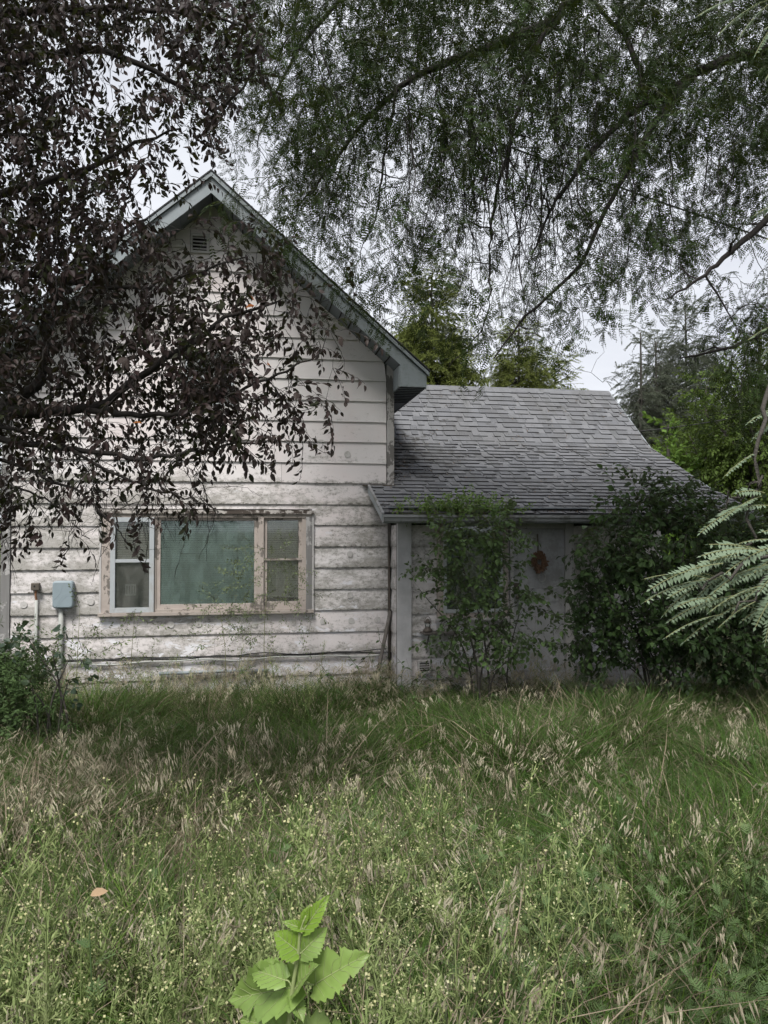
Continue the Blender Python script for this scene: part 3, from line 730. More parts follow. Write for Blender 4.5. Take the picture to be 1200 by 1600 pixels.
me = D.meshes.new('ground'); me.from_pydata(np.c_[GX.ravel(), GY.ravel(), GZ.ravel()].tolist(), [], [(j*n+i, j*n+i+1, (j+1)*n+i+1, (j+1)*n+i) for j in range(n-1) for i in range(n-1)])
me.polygons.foreach_set('use_smooth', [True]*len(me.polygons)); me.materials.append(m_ground()); tag(link('ground', me), kind='structure')

# ================================================================ plant building blocks
def nrm(v): return v/(np.linalg.norm(v)+1e-9)
def frame(d, up=(0, 0, 1), roll=0.):
    """columns: side, along, normal"""
    d = nrm(np.asarray(d, float)); s = np.cross(d, up)
    if np.linalg.norm(s) < 1e-3: s = np.array([1., 0, 0])
    s = nrm(s); n = np.cross(s, d)
    if roll: s, n = s*math.cos(roll)+n*math.sin(roll), n*math.cos(roll)-s*math.sin(roll)
    return np.stack([s, d, n], 1)
def leaf_geo(L, W, fold=.25, curl=.2, prof=((.3, .9), (.62, .85))):
    V = [(0, 0, 0)]; F = []
    for t, w in prof:
        z = -curl*L*t*t; V += [(-W/2*w, L*t, z+fold*W/2*w), (0, L*t, z), (W/2*w, L*t, z+fold*W/2*w)]
    V.append((0, L, -curl*L)); k = len(prof)
    F = [(0, 2, 1), (0, 3, 2)]
    for i in range(k-1):
        a = 1+3*i; F += [(a, a+1, a+4, a+3), (a+1, a+2, a+5, a+4)]
    a = 1+3*(k-1); F += [(a, a+1, len(V)-1), (a+1, a+2, len(V)-1)]
    return np.array(V, float), F
def stem_ribbon(mb, pts, r, mi): mb.tube(pts, r, 3, mi, cap=False)
SRC = {}
def variants(key, builder, mats, n):
    c = D.collections.new(key+' kinds')
    for i in range(n):
        mb = MB(); builder(mb); me = mb.mesh(key, mats); c.objects.link(D.objects.new('%s_%02d' % (key, i), me))
    SRC[key] = (c, n); return c
def gn_group(c):
    ng = D.node_groups.new('scatter '+c.name, 'GeometryNodeTree')
    ng.interface.new_socket('Geometry', in_out='INPUT', socket_type='NodeSocketGeometry'); ng.interface.new_socket('Geometry', in_out='OUTPUT', socket_type='NodeSocketGeometry')
    N = ng.nodes; gi = N.new('NodeGroupInput'); go = N.new('NodeGroupOutput'); ip = N.new('GeometryNodeInstanceOnPoints'); ci = N.new('GeometryNodeCollectionInfo')
    ci.inputs['Collection'].default_value = c; ci.inputs['Separate Children'].default_value = True; ci.inputs['Reset Children'].default_value = True
    def na(nm, ty):
        q = N.new('GeometryNodeInputNamedAttribute'); q.data_type = ty; q.inputs['Name'].default_value = nm; return [o for o in q.outputs if o.enabled][0]
    e = N.new('FunctionNodeEulerToRotation'); l = ng.links.new
    l(gi.outputs[0], ip.inputs['Points']); l(ci.outputs[0], ip.inputs['Instance']); ip.inputs['Pick Instance'].default_value = True
    l(na('idx', 'INT'), ip.inputs['Instance Index']); l(na('rot', 'FLOAT_VECTOR'), e.inputs[0]); l(e.outputs[0], ip.inputs['Rotation']); l(na('scl', 'FLOAT'), ip.inputs['Scale'])
    l(ip.outputs[0], go.inputs[0]); return ng
GN = {}
def scatter(name, key, pts, rots, scl, parent=None, tint=None, idx=None, kind='stuff', **tg):
    """one object that sets the variants of a plant piece at many points"""
    c, nv = SRC[key]; pts = np.asarray(pts, float); n = len(pts); off = np.array(origin(parent)) if parent is not None else np.zeros(3)
    me = D.meshes.new(name); me.vertices.add(n); me.vertices.foreach_set('co', (pts-off).ravel())
    a = me.attributes.new('rot', 'FLOAT_VECTOR', 'POINT'); a.data.foreach_set('vector', np.asarray(rots, float).ravel())
    a = me.attributes.new('scl', 'FLOAT', 'POINT'); a.data.foreach_set('value', np.broadcast_to(np.asarray(scl, float), (n,)).copy())
    a = me.attributes.new('idx', 'INT', 'POINT'); a.data.foreach_set('value', (rng.integers(0, nv, n) if idx is None else idx).astype(np.int32))
    a = me.attributes.new('tint', 'FLOAT', 'POINT'); a.data.foreach_set('value', rng.random(n) if tint is None else tint)
    o = link(name, me, parent)
    if key not in GN: GN[key] = gn_group(c)
    m = o.modifiers.new('scatter', 'NODES'); m.node_group = GN[key]
    return tag(o, kind=kind, **tg)
def eul(Rm): return tuple(Matrix(Rm.tolist()).to_euler('XYZ'))

def grow(skel, targets, sag=.12, r0=.006, wig=.05, pull=.0, steps=5):
    """joins every target to the nearest point of the growing skeleton; returns branches and the arriving direction at each target"""
    nodes = np.zeros((sum(len(p) for p, r in skel)+len(targets)*steps+10, 3)); rad = np.zeros(len(nodes)); n = 0
    for p, r in skel:
        nodes[n:n+len(p)] = p; rad[n:n+len(p)] = r; n += len(p)
    base = nodes[:n].copy()
    dist = np.array([np.min(((base-t)**2).sum(1)) for t in targets]); order = np.argsort(dist)
    out = []; dirs = np.zeros((len(targets), 3))
    for i in order:
        t = targets[i]; d2 = ((nodes[:n]-t)**2).sum(1); d2 = d2*(1+pull*np.maximum(0, t[2]-nodes[:n, 2]))
        j = int(np.argmin(d2)); a = nodes[j]; L_ = math.sqrt(((a-t)**2).sum())+1e-6
        tt = np.linspace(0, 1, steps+1)[:, None]; w = rng.normal(0, wig, (1, 3))*L_+np.array([[0, 0, sag*L_]])
        q = a+(t-a)*tt+w*4*tt*(1-tt)*.5+rng.normal(0, wig*.35*L_, (steps+1, 3))*(4*tt*(1-tt))
        ra = min(rad[j]*.75, r0+.012*min(L_, 1.)); rr = np.linspace(ra, max(r0*.35, ra*.3), steps+1)
        out.append((q, rr)); nodes[n:n+steps] = q[1:]; rad[n:n+steps] = rr[1:]; n += steps
        dirs[i] = nrm(q[-1]-q[-2])
    return out, dirs
def limbs_mesh(name, brs, mat, parent, k=5, kthin=3):
    mb = MB()
    for p, r in brs: mb.tube(p, r, k if np.max(r) > .012 else kthin, cap=False)
    return mb.build(name, mat, parent, smooth=True, kind='stuff')
def grid_targets(grid, x0, y0, step, dfun, per, rdx=1.0):
    T = []
    for r, row in enumerate(grid):
        for c, v in enumerate(row):
            k = v*per; k = int(k)+(rng.random() < k-int(k))
            for _ in range(k):
                px = x0+c*step+rng.uniform(-.5, .5)*step; py = y0+r*step+rng.uniform(-.5, .5)*step
                T.append(P(px, py, dfun(px, py)))
    return np.array(T)

# --- materials of the plants
M['plum'] = m_leaf('purple leaf', (.014, .008, .008), (.022, .013, .012), (.042, .032, .027), back=(.034, .026, .024), trans=.10, rough=.5, spec=.15)
M['plum1'] = m_leaf('purple green leaf', (.014, .015, .008), (.020, .024, .011), (.032, .036, .017), back=(.03, .03, .022), trans=.18, rough=.5, spec=.12)
M['orange'] = m_leaf('turned orange leaf', (.30, .08, .02), (.34, .12, .03), trans=.3)
M['locust'] = m_leaf('locust leaflet', (.010, .020, .004), (.018, .037, .007), (.036, .068, .015), trans=.25, rough=.55)
M['frond'] = m_leaf('near locust leaflet', (.15, .20, .13), (.17, .225, .15), (.20, .255, .17), trans=.25, rough=.5)
M['dstalk'] = m_plain('dark leaf stalk', (.035, .042, .018), .8)
M['rachis'] = m_plain('leaf stalk', (.16, .17, .08), .7)
M['shrub'] = m_leaf('shrub leaf', (.05, .085, .03), (.075, .125, .045), (.11, .175, .06), back=(.085, .11, .065), trans=.3, rough=.45)
M['dshrub'] = m_leaf('dark shrub leaf', (.022, .042, .015), (.036, .066, .022), (.065, .11, .036), back=(.06, .08, .05), trans=.25, rough=.45)
M['vine'] = m_leaf('vine leaf', (.10, .17, .05), (.14, .23, .065), (.20, .30, .09), trans=.4, rough=.5)
M['bright'] = m_leaf('bright tree leaf', (.10, .18, .04), (.15, .26, .05), (.22, .34, .08), trans=.45, rough=.5)
M['needle'] = m_leaf('spruce needles', (.10, .125, .03), (.15, .18, .045), (.20, .23, .065), trans=.15, rough=.6)
M['needleg'] = m_leaf('grey spruce needles', (.07, .085, .06), (.10, .115, .085), (.14, .155, .115), trans=.15, rough=.6)
M['bgleaf'] = m_leaf('far leaf', (.06, .095, .02), (.09, .14, .03), (.14, .20, .05), trans=.35)
M['grass'] = m_leaf('grass blade', (.030, .065, .012), (.055, .11, .022), (.10, .175, .04), trans=.3, rough=.5)
M['grassd'] = m_leaf('dull grass blade', (.040, .056, .022), (.07, .09, .038), (.13, .15, .075), trans=.25, rough=.6)
M['fresh'] = m_leaf('fresh grass blade', (.07, .13, .02), (.11, .19, .03), (.15, .25, .05), trans=.35)
M['straw'] = m_leaf('straw', (.17, .135, .095), (.25, .20, .145), (.33, .28, .20), trans=.15, rough=.7)
M['seed'] = m_leaf('brome spikelet', (.34, .30, .22), (.46, .42, .31), (.60, .56, .43), trans=.25, rough=.7)
M['pinkstraw'] = m_leaf('reddish dry grass', (.12, .08, .06), (.17, .125, .09), (.23, .18, .13), trans=.15, rough=.7)
M['weed'] = m_leaf('pale weed leaf', (.14, .19, .065), (.21, .265, .10), (.31, .355, .16), trans=.3, rough=.6)
M['flower'] = m_leaf('pale yellow flower', (.40, .40, .18), (.52, .50, .28), (.60, .60, .40), trans=.3)
M['ragweed'] = m_leaf('ragweed leaf', (.10, .16, .065), (.14, .21, .085), (.19, .26, .11), trans=.35, rough=.6)
M['spike'] = m_leaf('green flower spike', (.15, .19, .07), (.20, .25, .09), trans=.3)
M['mulb'] = m_leaf('mulberry leaf', (.145, .225, .055), (.185, .275, .07), (.23, .32, .09), spots=True, back=(.20, .32, .13), trans=.42, rough=.42, spec=.4)
M['mulbn'] = m_leaf('young mulberry leaf', (.20, .34, .045), (.25, .40, .055), trans=.5, rough=.42, spec=.4)
M['mstem'] = m_plain('green stem', (.22, .26, .11), .6)
M['broad'] = m_leaf('dark broad leaf', (.025, .045, .028), (.035, .062, .034), (.06, .10, .04), back=(.06, .09, .05), trans=.25, rough=.45, spec=.3)

# --- pieces
def leafy_twig(nl, L_, lw, ll, mat=0, droop=.5, stem=1, spread=55, jit=.3):
    def b(mb):
        d = np.array([0, 1., 0]); pts = [np.zeros(3)]; k = 7
        for i in range(k): pts.append(pts[-1]+nrm(d+np.array([0, 0, -droop*i/k*.6])+rng.normal(0, .14, 3))*L_/k)
        pts = np.array(pts); stem_ribbon(mb, pts, np.linspace(.0024, .001, len(pts)), stem)
        for i in range(nl):
            s = (i+.7)/nl*(len(pts)-1); j = min(int(s), len(pts)-2); p = pts[j]+(pts[j+1]-pts[j])*(s-j); t = nrm(pts[j+1]-pts[j])
            a = i*2.4+rng.normal(0, .4); F0 = frame(t); out = F0[:, 0]*math.cos(a)+F0[:, 2]*math.sin(a)*.6
            sp = R(spread if i < nl-1 else 5); dl = nrm(t*math.cos(sp)+out*math.sin(sp)+np.array([0, 0, -droop*.7])+rng.normal(0, .15, 3))
            sz = rng.uniform(1-jit, 1+jit*.6); V, F = leaf_geo(ll*sz, lw*sz, rng.uniform(.1, .5), rng.uniform(.05, .45))
            V = V@frame(dl, roll=rng.normal(0, .5)).T; ped = dl*.012; mb.add(V+p+ped, F, mat)
    return b
def frond_geo(mb, p, d, L_, npair, ll, lw, mat=0, stem=1, curl=.25, roll=0., up=(0, 0, 1), cup=.35):
    d = nrm(np.asarray(d, float)); k = 6; pts = [np.asarray(p, float)]; dd = d.copy()
    for i in range(k): pts.append(pts[-1]+dd*L_/k); dd = nrm(dd+np.array([0, 0, -curl/k*1.6]))
    pts = np.array(pts); stem_ribbon(mb, pts, .0009 if L_ < .25 else .0012, stem)
    for i in range(npair*2+1):
        if rng.random() < .05: continue
        last = i == npair*2; s = (1. if last else .14+.84*((i//2)+.5)/npair)*k; j = min(int(s), k-1); q = pts[j]+(pts[j+1]-pts[j])*(s-j)
        t = nrm(pts[j+1]-pts[j]); F0 = frame(t, up, roll); side = (-1 if i % 2 else 1)
        dl = t if last else nrm(F0[:, 0]*side*.92+t*.38-F0[:, 2]*cup*.5+rng.normal(0, .08, 3)); z = (1-.35*abs((i//2+.5)/npair-.45)*2)*rng.uniform(.9, 1.08)
        l, w = ll*z, lw*z; G = frame(dl, F0[:, 2], rng.normal(0, .25))
        V = np.array([(0, 0, 0), (-w/2, l*.4, .0), (0, l, -l*.06), (w/2, l*.4, .0), (-w*.36, l*.78, 0), (w*.36, l*.78, 0)])
        mb.add(V@G.T+q, [(0, 3, 5, 2, 4, 1)] if L_ > .25 else [(0, 3, 2, 1)], mat)
def locust_twig(nf, L_, droop=.6):
    def b(mb):
        d = np.array([0, 1., 0]); pts = [np.zeros(3)]; k = 6
        for i in range(k): pts.append(pts[-1]+nrm(d+np.array([0, 0, -droop*i/k])+rng.normal(0, .16, 3))*L_/k)
        pts = np.array(pts); stem_ribbon(mb, pts, np.linspace(.0028, .0011, k+1), 1)
        for i in range(nf):
            s = (i+.6)/nf*k; j = min(int(s), k-1); p = pts[j]+(pts[j+1]-pts[j])*(s-j); t = nrm(pts[j+1]-pts[j]); F0 = frame(t); a = rng.uniform(0, 6.28)
            dl = nrm(t*.45+F0[:, 0]*math.cos(a)+F0[:, 2]*math.sin(a)*.5+np.array([0, 0, -.45]))
            frond_geo(mb, p, dl, rng.uniform(.12, .19), 8, .027, .0125, curl=.5, roll=rng.normal(0, .5))
    return b
def bare_twig(mb):
    k = 9; p = [np.zeros(3)]; d = np.array([0, 1., 0])
    for i in range(k): p.append(p[-1]+nrm(d+rng.normal(0, .28, 3)+np.array([0, 0, -.08*i]))*.07)
    p = np.array(p); mb.tube(p, np.linspace(.0035, .0012, k+1), 3, 0, cap=False)
    for i in (2, 3, 5, 6, 7):
        q = [p[i]]; e = nrm(nrm(p[i+1]-p[i])+rng.normal(0, .7, 3))
        for j in range(4): q.append(q[-1]+nrm(e+rng.normal(0, .25, 3))*.045)
        mb.tube(np.array(q), np.linspace(.0022, .0008, 5), 3, 0, cap=False)
def spruce_spray(mb):
    """drooping branchlet clothed in short needle strips"""
    def twig(p, d, L_, n, w):
        pts = [p]; dd = nrm(d)
        for i in range(5): pts.append(pts[-1]+dd*L_/5); dd = nrm(dd+np.array([0, 0, -.07]))
        pts = np.array(pts)
        for i in range(n):
            s = rng.uniform(0, 5); j = min(int(s), 4); q = pts[j]+(pts[j+1]-pts[j])*(s-j); t = nrm(pts[j+1]-pts[j]); o = nrm(np.cross(t, rng.normal(0, 1, 3)))
            e = nrm(t*.8+o); l = .035*rng.uniform(.7, 1.5); x = nrm(np.cross(e, rng.normal(0, 1, 3)))*w
            mb.add([q-x, q+x, q+e*l], [(0, 1, 2)], 0)
        return pts
    m = twig(np.zeros(3), np.array([0, 1, .05]), .7, 60, .006); mb.tube(m, np.linspace(.006, .002, 6), 3, 1, cap=False)
    for i in range(12):
        j = rng.integers(0, 5); s = rng.choice((-1, 1)); twig(m[j]+(m[j+1]-m[j])*rng.random(), np.array([s*.8, .55, -.25-.5*rng.random()]), rng.uniform(.15, .34), 34, .006)
def grass_clump(n, hmin, hmax, rad, w, lean, mats=(0,), pm=(1,)):
    def b(mb):
        for i in range(n):
            a = rng.uniform(0, 6.28); r = rad*math.sqrt(rng.random()); p = np.array([r*math.cos(a), r*math.sin(a), -.03]); h = rng.uniform(hmin, hmax)
            ld = a+rng.normal(0, 1.0); ln_ = lean*h*rng.uniform(.2, 1.5); k = 5; V = []; ww = w*rng.uniform(.6, 1.3); fa = rng.uniform(0, 3.14); sx = np.array([math.cos(fa), math.sin(fa), 0])*ww/2
            tip = rng.uniform(.6, 1.6)
            for j in range(k):
                t = j/(k-1); c = p+np.array([math.cos(ld)*ln_*t**2*tip, math.sin(ld)*ln_*t**2*tip, h*(t-.34*lean*t**3*tip)])
                if j == k-1: V.append(c)
                else: s = sx*(1-.55*t); V += [c-s, c+s]
            F = [(2*j, 2*j+1, 2*j+3, 2*j+2) for j in range(k-2)]+[(2*k-4, 2*k-3, 2*k-2)]
            mb.add(V, F, int(rng.choice(mats, p=pm)))
    return b
def brome(mb):
    for s in range(rng.integers(2, 5)):
        a = rng.uniform(0, 6.28); h = rng.uniform(.42, .68); ld = rng.uniform(0, 6.28); base = np.array([.07*math.cos(a), .07*math.sin(a), 0]); D_ = np.array([math.cos(ld), math.sin(ld), 0]); pts = []
        for t in np.linspace(0, 1, 8): pts.append(base+D_*h*.42*t**2.2+np.array([0, 0, h*(t-.22*t**4)]))
        pts = np.array(pts); mb.tube(pts, np.linspace(.0016, .0007, 8), 3, 0, cap=False)
        for i in range(rng.integers(8, 15)):
            t = rng.uniform(.70, 1.); q = pts[-1]+(pts[4]-pts[-1])*(1-t)*1.3; e = nrm(D_*.8+np.array([0, 0, .25])+rng.normal(0, .5, 3)); l = rng.uniform(.015, .05)
            q2 = q+e*l+np.array([0, 0, -l*.3]); sl = rng.uniform(.03, .05); d = nrm(np.array([0, 0, -1.])+D_*.45+rng.normal(0, .22, 3)); x = nrm(np.cross(d, rng.normal(0, 1, 3)))*.0032; y = np.cross(d, x)
            mb.add([q-x*.1, q+x*.1, q2], [(0, 1, 2)], 0); q3 = q2+d*sl
            mb.add([q2, q2+d*sl*.35+x, q3, q2+d*sl*.35-x, q2+d*sl*.35+y, q2+d*sl*.35-y], [(0, 1, 2, 3), (0, 4, 2, 5)], 1)
            for m in range(2): z = nrm(d+rng.normal(0, .25, 3)); mb.add([q3-x*.15, q3+x*.15, q3+z*.018], [(0, 1, 2)], 1)
def pale_weed(mb):
    h = rng.uniform(.38, .62); lean = rng.normal(0, .12, 2); pts = np.array([[lean[0]*t*t*h*2, lean[1]*t*t*h*2, h*t] for t in np.linspace(0, 1, 8)]); mb.tube(pts, np.linspace(.0032, .0012, 8), 3, 0, cap=False)
    for i in range(16):
        t = rng.uniform(.25, .98); s = t*7; j = min(int(s), 6); p = pts[j]+(pts[j+1]-pts[j])*(s-j); a = rng.uniform(0, 6.28); e = nrm(np.array([math.cos(a), math.sin(a), rng.uniform(.5, 1.3)])); l = rng.uniform(.05, .16)*(1.2-t*.6)
        q = np.array([p, p+e*l*.6, p+nrm(e+np.array([0, 0, .4]))*l]); mb.tube(q, (.0014, .0011, .0006), 3, 0, cap=False)
        for m in range(4):
            u = rng.random(); r0 = p+(q[2]-p)*u; V, F = leaf_geo(rng.uniform(.012, .035), rng.uniform(.003, .006), .1, .2); mb.add(V@frame(nrm(e+rng.normal(0, .7, 3))).T+r0, F, 0)
        if rng.random() < .75:
            for m in range(3):
                c = q[2]+rng.normal(0, .008, 3); x = nrm(rng.normal(0, 1, 3))*.0035; y = nrm(np.cross(x, rng.normal(0, 1, 3)))*.0035; mb.add([c-x, c-y, c+x, c+y], [(0, 1, 2, 3)], 1)
    for i in range(7):
        a = rng.uniform(0, 6.28); V, F = leaf_geo(rng.uniform(.05, .1), rng.uniform(.010, .02), .3, .5); mb.add(V@frame((math.cos(a), math.sin(a), .6)).T+pts[rng.integers(0, 3)], F, 0)
def ragweed(mb):
    h = rng.uniform(.30, .55); lean = rng.normal(0, .1, 2); pts = np.array([[lean[0]*t*t*h, lean[1]*t*t*h, h*t] for t in np.linspace(0, 1, 7)]); mb.tube(pts, np.linspace(.0035, .0014, 7), 3, 0, cap=False)
    for i in range(13):
        t = (i+1)/14; s = t*6; j = min(int(s), 5); p = pts[j]+(pts[j+1]-pts[j])*(s-j); a = i*2.4; d = nrm(np.array([math.cos(a), math.sin(a), .7])); L_ = rng.uniform(.07, .13)*(1.15-.5*t); G = frame(d)
        k = 5
        for m in range(k*2+1):
            last = m == 2*k; u = 1. if last else .15+.8*(m//2)/k; side = -1 if m % 2 else 1; c = p+d*L_*u*.8+np.array([0, 0, -.25*L_*u*u]); l = L_*.34*(1-abs(u-.4)); e = d if last else nrm(d*.75+G[:, 0]*side)
            x = np.cross(e, G[:, 2])*.0016; mb.add([c-x, c+x, c+e*l*.6+x*1.2, c+e*l, c+e*l*.6-x*1.2], [(0, 1, 2, 3, 4)], 0)
            for sg in (-1, 1):
                f = nrm(e+G[:, 0]*sg*.9+d*.2); cc = c+e*l*.45; mb.add([cc-x*.6, cc+x*.6, cc+f*l*.28], [(0, 1, 2)], 0)
    if rng.random() < .5:
        for i in range(rng.integers(1, 4)):
            b = pts[-1] if i == 0 else pts[-2]; e = nrm(np.array([rng.normal(0, .25), rng.normal(0, .25), 1])); l = rng.uniform(.05, .1)
            for m in range(26):
                c = b+e*l*m/26; o = nrm(np.cross(e, rng.normal(0, 1, 3)))*.004; x = np.cross(e, o)*.5; mb.add([c-x, c+x, c+o+e*.002], [(0, 1, 2)], 1)
            mb.tube(np.array([b, b+e*l]), .0012, 3, 1, cap=False)
def small_weed(mb):
    h = rng.uniform(.25, .5); pts = np.array([[rng.normal(0, .012)*t*6, rng.normal(0, .012)*t*6, h*t] for t in np.linspace(0, 1, 7)]); mb.tube(pts, .0018, 3, 0, cap=False)
    for i in range(22):
        t = rng.uniform(.1, 1); s = t*6; j = min(int(s), 5); p = pts[j]+(pts[j+1]-pts[j])*(s-j); a = i*2.4; V, F = leaf_geo(rng.uniform(.025, .06), rng.uniform(.010, .022), .2, .4); mb.add(V@frame((math.cos(a), math.sin(a), rng.uniform(-.2, .9))).T+p, F, 0)

def patch(build, k, rad):
    """several plants side by side"""
    def b(mb):
        for i in range(k):
            m = MB(); build(m); a = rng.uniform(0, 6.28); r = rad*math.sqrt(rng.random()); s = rng.uniform(.75, 1.2); w = rng.uniform(0, 6.28); Q = np.array([[math.cos(w), -math.sin(w), 0], [math.sin(w), math.cos(w), 0], [0, 0, 1]])*s
            V = np.vstack(m.v)@Q.T+np.array([r*math.cos(a), r*math.sin(a), 0]); n0 = mb.n
            mb.v.append(V); mb.f += [tuple(x+n0 for x in f) for f in m.f]; mb.m += m.m; mb.t += m.t; mb.n += len(V)
    return b
variants('purple_twig', leafy_twig(10, .20, .0235, .046, droop=.85), [M['plum'], M['bark']], 8)
variants('purple_green_twig', leafy_twig(11, .19, .0215, .043, droop=.85), [M['plum1'], M['bark']], 3)
variants('locust_twig', locust_twig(8, .32), [M['locust'], M['dstalk']], 8)
variants('bare_twig', bare_twig, [M['bark']], 6)
variants('shrub_twig', leafy_twig(10, .26, .040, .062, droop=.35), [M['shrub'], M['barkg']], 6)
variants('dark_twig', leafy_twig(10, .28, .046, .070, droop=.4), [M['dshrub'], M['barkg']], 6)
variants('vine_twig', leafy_twig(8, .16, .038, .045, droop=.3), [M['vine'], M['rachis']], 4)
variants('bright_twig', leafy_twig(10, .5, .11, .15, droop=.4), [M['bright'], M['barkg']], 4)
variants('far_twig', leafy_twig(16, .5, .05, .085, droop=.4), [M['bgleaf'], M['barkg']], 5)
variants('spruce_spray', spruce_spray, [M['needle'], M['barkg']], 4)
variants('grey_spray', spruce_spray, [M['needleg'], M['barkg']], 3)
variants('grass_clump', grass_clump(200, .22, .60, .30, .0070, .75, (0, 1, 2), (.80, .15, .05)), [M['grass'], M['grassd'], M['straw']], 8)
variants('fresh_clump', grass_clump(190, .20, .50, .28, .0075, .8, (0, 1), (.92, .08)), [M['fresh'], M['grassd']], 6)
variants('dull_clump', grass_clump(190, .22, .60, .30, .0052, .65, (0, 1, 2), (.22, .5, .28)), [M['grass'], M['grassd'], M['straw']], 8)
variants('dry_clump', grass_clump(160, .22, .46, .24, .0040, .45, (0, 1), (.45, .55)), [M['pinkstraw'], M['straw']], 4)
variants('brome', patch(brome, 3, .16), [M['straw'], M['seed']], 10)
variants('pale_weed', patch(pale_weed, 3, .16), [M['weed'], M['flower']], 8)
variants('ragweed', patch(ragweed, 4, .20), [M['ragweed'], M['spike']], 8)
variants('small_weed', small_weed, [M['shrub']], 5)
M['airy'] = m_leaf('pale sapling leaf', (.12, .16, .08), (.17, .21, .11), (.22, .27, .15), trans=.35)
variants('tiny_twig', leafy_twig(12, .22, .015, .030, droop=.1), [M['airy'], M['barkg']], 5)
variants('broad_twig', leafy_twig(6, .22, .085, .12, droop=.5), [M['broad'], M['rachis']], 4)

def orient(dirs, spread=.5, down=.3):
    out = []
    for d in dirs:
        out.append(eul(frame(nrm(d+rng.normal(0, spread, 3)+np.array([0, 0, -down])), roll=rng.normal(0, .6))))
    return out
def leaf_parts(parent, name, mesh, T, dirs, per, down=.5, scale=1., stalk=.05):
    """separate leaves, one object each, round the given twig ends"""
    off = origin(parent)
    for t, d in zip(T, dirs):
        for i in range(per):
            e = nrm(d*.6+rng.normal(0, .7, 3)+np.array([0, 0, -down])); p = t-d*stalk*2.2*(i/per)+e*.006; o = link(name, mesh[int(rng.integers(len(mesh)))], parent)
            Rm = Matrix(frame(e, roll=rng.normal(0, .6)).tolist()).to_4x4(); s = scale*rng.uniform(.7, 1.2)
            o.matrix_local = Matrix.Translation(Vector(p.tolist())-off)@Rm@Matrix.Diagonal((s, s, s, 1))

# ================================================================ purple leaved tree, upper left
pt = thing('purple_leaf_tree', 'dark purple leaved tree leaning in from the left in front of the gable', 'tree', tuple(P(-330, 800, 4.6)[:2])+(0,))
q0 = P(-330, 800, 4.6); gz = float(gh(q0[0], q0[1]))
def rp(pts, n=24): return smooth_path([P(*p) for p in pts], n)
trunk_p = smooth_path([(q0[0], q0[1], gz-.1), (q0[0]+.02, q0[1], 1.0), P(-300, 700, 4.6), P(-250, 560, 4.6), P(-230, 330, 4.5), P(-250, 50, 4.4), P(-220, -200, 4.3)], 40)
MB().tube(trunk_p, np.linspace(.14, .05, 40), 12).build('trunk', M['bark'], pt, smooth=True)
sk = []
def limb(pts, ra, rb, n=26):
    p = rp(pts, n); p = p+rng.normal(0, .008, p.shape); sk.append((p, np.linspace(ra, rb, n))); return p
limb([(-280, 660, 4.6), (-120, 650, 4.5), (0, 640, 4.4), (65, 642, 4.4), (130, 640, 4.35), (200, 605, 4.3), (285, 545, 4.2), (350, 500, 4.2), (430, 470, 4.1)], .048, .006)
limb([(-10, 640, 4.4), (50, 610, 4.4), (70, 560, 4.4), (76, 490, 4.4), (110, 420, 4.4), (150, 380, 4.4), (230, 340, 4.4)], .035, .006)
limb([(130, 640, 4.35), (210, 648, 4.2), (300, 640, 4.1), (400, 600, 4.1), (500, 555, 4.0)], .020, .004)
limb([(-100, 665, 4.5), (20, 690, 4.3), (140, 705, 4.2), (250, 715, 4.1), (330, 700, 4.0), (420, 690, 4.0)], .022, .004)
limb([(-80, 690, 4.4), (30, 730, 4.2), (110, 765, 4.1), (170, 812, 4.0), (200, 850, 4.0)], .012, .002)
limb([(-60, 720, 4.4), (20, 760, 4.2), (90, 790, 4.1), (135, 842, 4.0)], .009, .002)
limb([(-100, 640, 4.5), (60, 680, 4.2), (180, 740, 4.1), (280, 775, 4.0), (360, 800, 4.0)], .014, .002)
limb([(-240, 400, 4.5), (-120, 350, 4.4), (20, 300, 4.4), (120, 270, 4.4), (200, 230, 4.4), (280, 200, 4.3)], .035, .005)
limb([(-240, 250, 4.5), (-100, 150, 4.4), (40, 100, 4.4), (150, 80, 4.4), (260, 120, 4.3), (340, 170, 4.3), (410, 95, 4.3)], .034, .004)
limb([(-235, 80, 4.4), (-60, 30, 4.4), (80, 15, 4.4), (190, 12, 4.4), (300, 20, 4.3), (380, 40, 4.3)], .032, .005)
limb([(-230, 480, 4.5), (-100, 460, 4.4), (20, 430, 4.4), (110, 440, 4.4), (200, 450, 4.3), (290, 430, 4.3), (380, 400, 4.2)], .03, .004)
limb([(-235, 0, 4.4), (-60, -90, 4.4), (120, -110, 4.3), (280, -100, 4.3)], .03, .006)
for p, r in sk[:12]: MB().tube(p, r, 8).build('limb', M['bark'], pt, smooth=True)
G = [[6]*10, [6, 6, 6, 6, 6, 6, 6, 6, 5, 1],
 [6,6,7,7,6,6,7,6,6,3,0,0,0], [6,6,6,6,5,2,2,5,7,5,1,0,0], [6,6,6,6,5,1,3,5,6,4,0,0,0], [6,6,6,5,4,3,4,5,4,0,0,0,0], [6,6,5,5,4,2,4,4,2,0,0,0,0],
 [6,6,5,4,5,4,2,1,0,0,0,0,0], [6,6,7,7,7,6,3,0,0,0,0,0,0], [6,6,7,7,7,7,5,2,1,2,3,0,0], [6,6,7,7,7,5,6,3,3,3,4,1,0], [6,6,6,6,6,4,4,6,6,3,4,3,1],
 [6,6,5,5,5,4,4,8,9,5,3,4,2], [6,6,5,5,3,3,4,9,10,5,3,3,2], [6,6,5,4,3,2,4,8,9,5,4,4,1], [4,5,4,3,3,3,3,5,6,4,4,2,0], [3,4,3,2,2,2,3,3,3,1,0,0,0], [1,2,2,2,2,1,2,2,1,0,0,0,0], [1,1,1,1,1,0,1,0,0,0,0,0,0]]
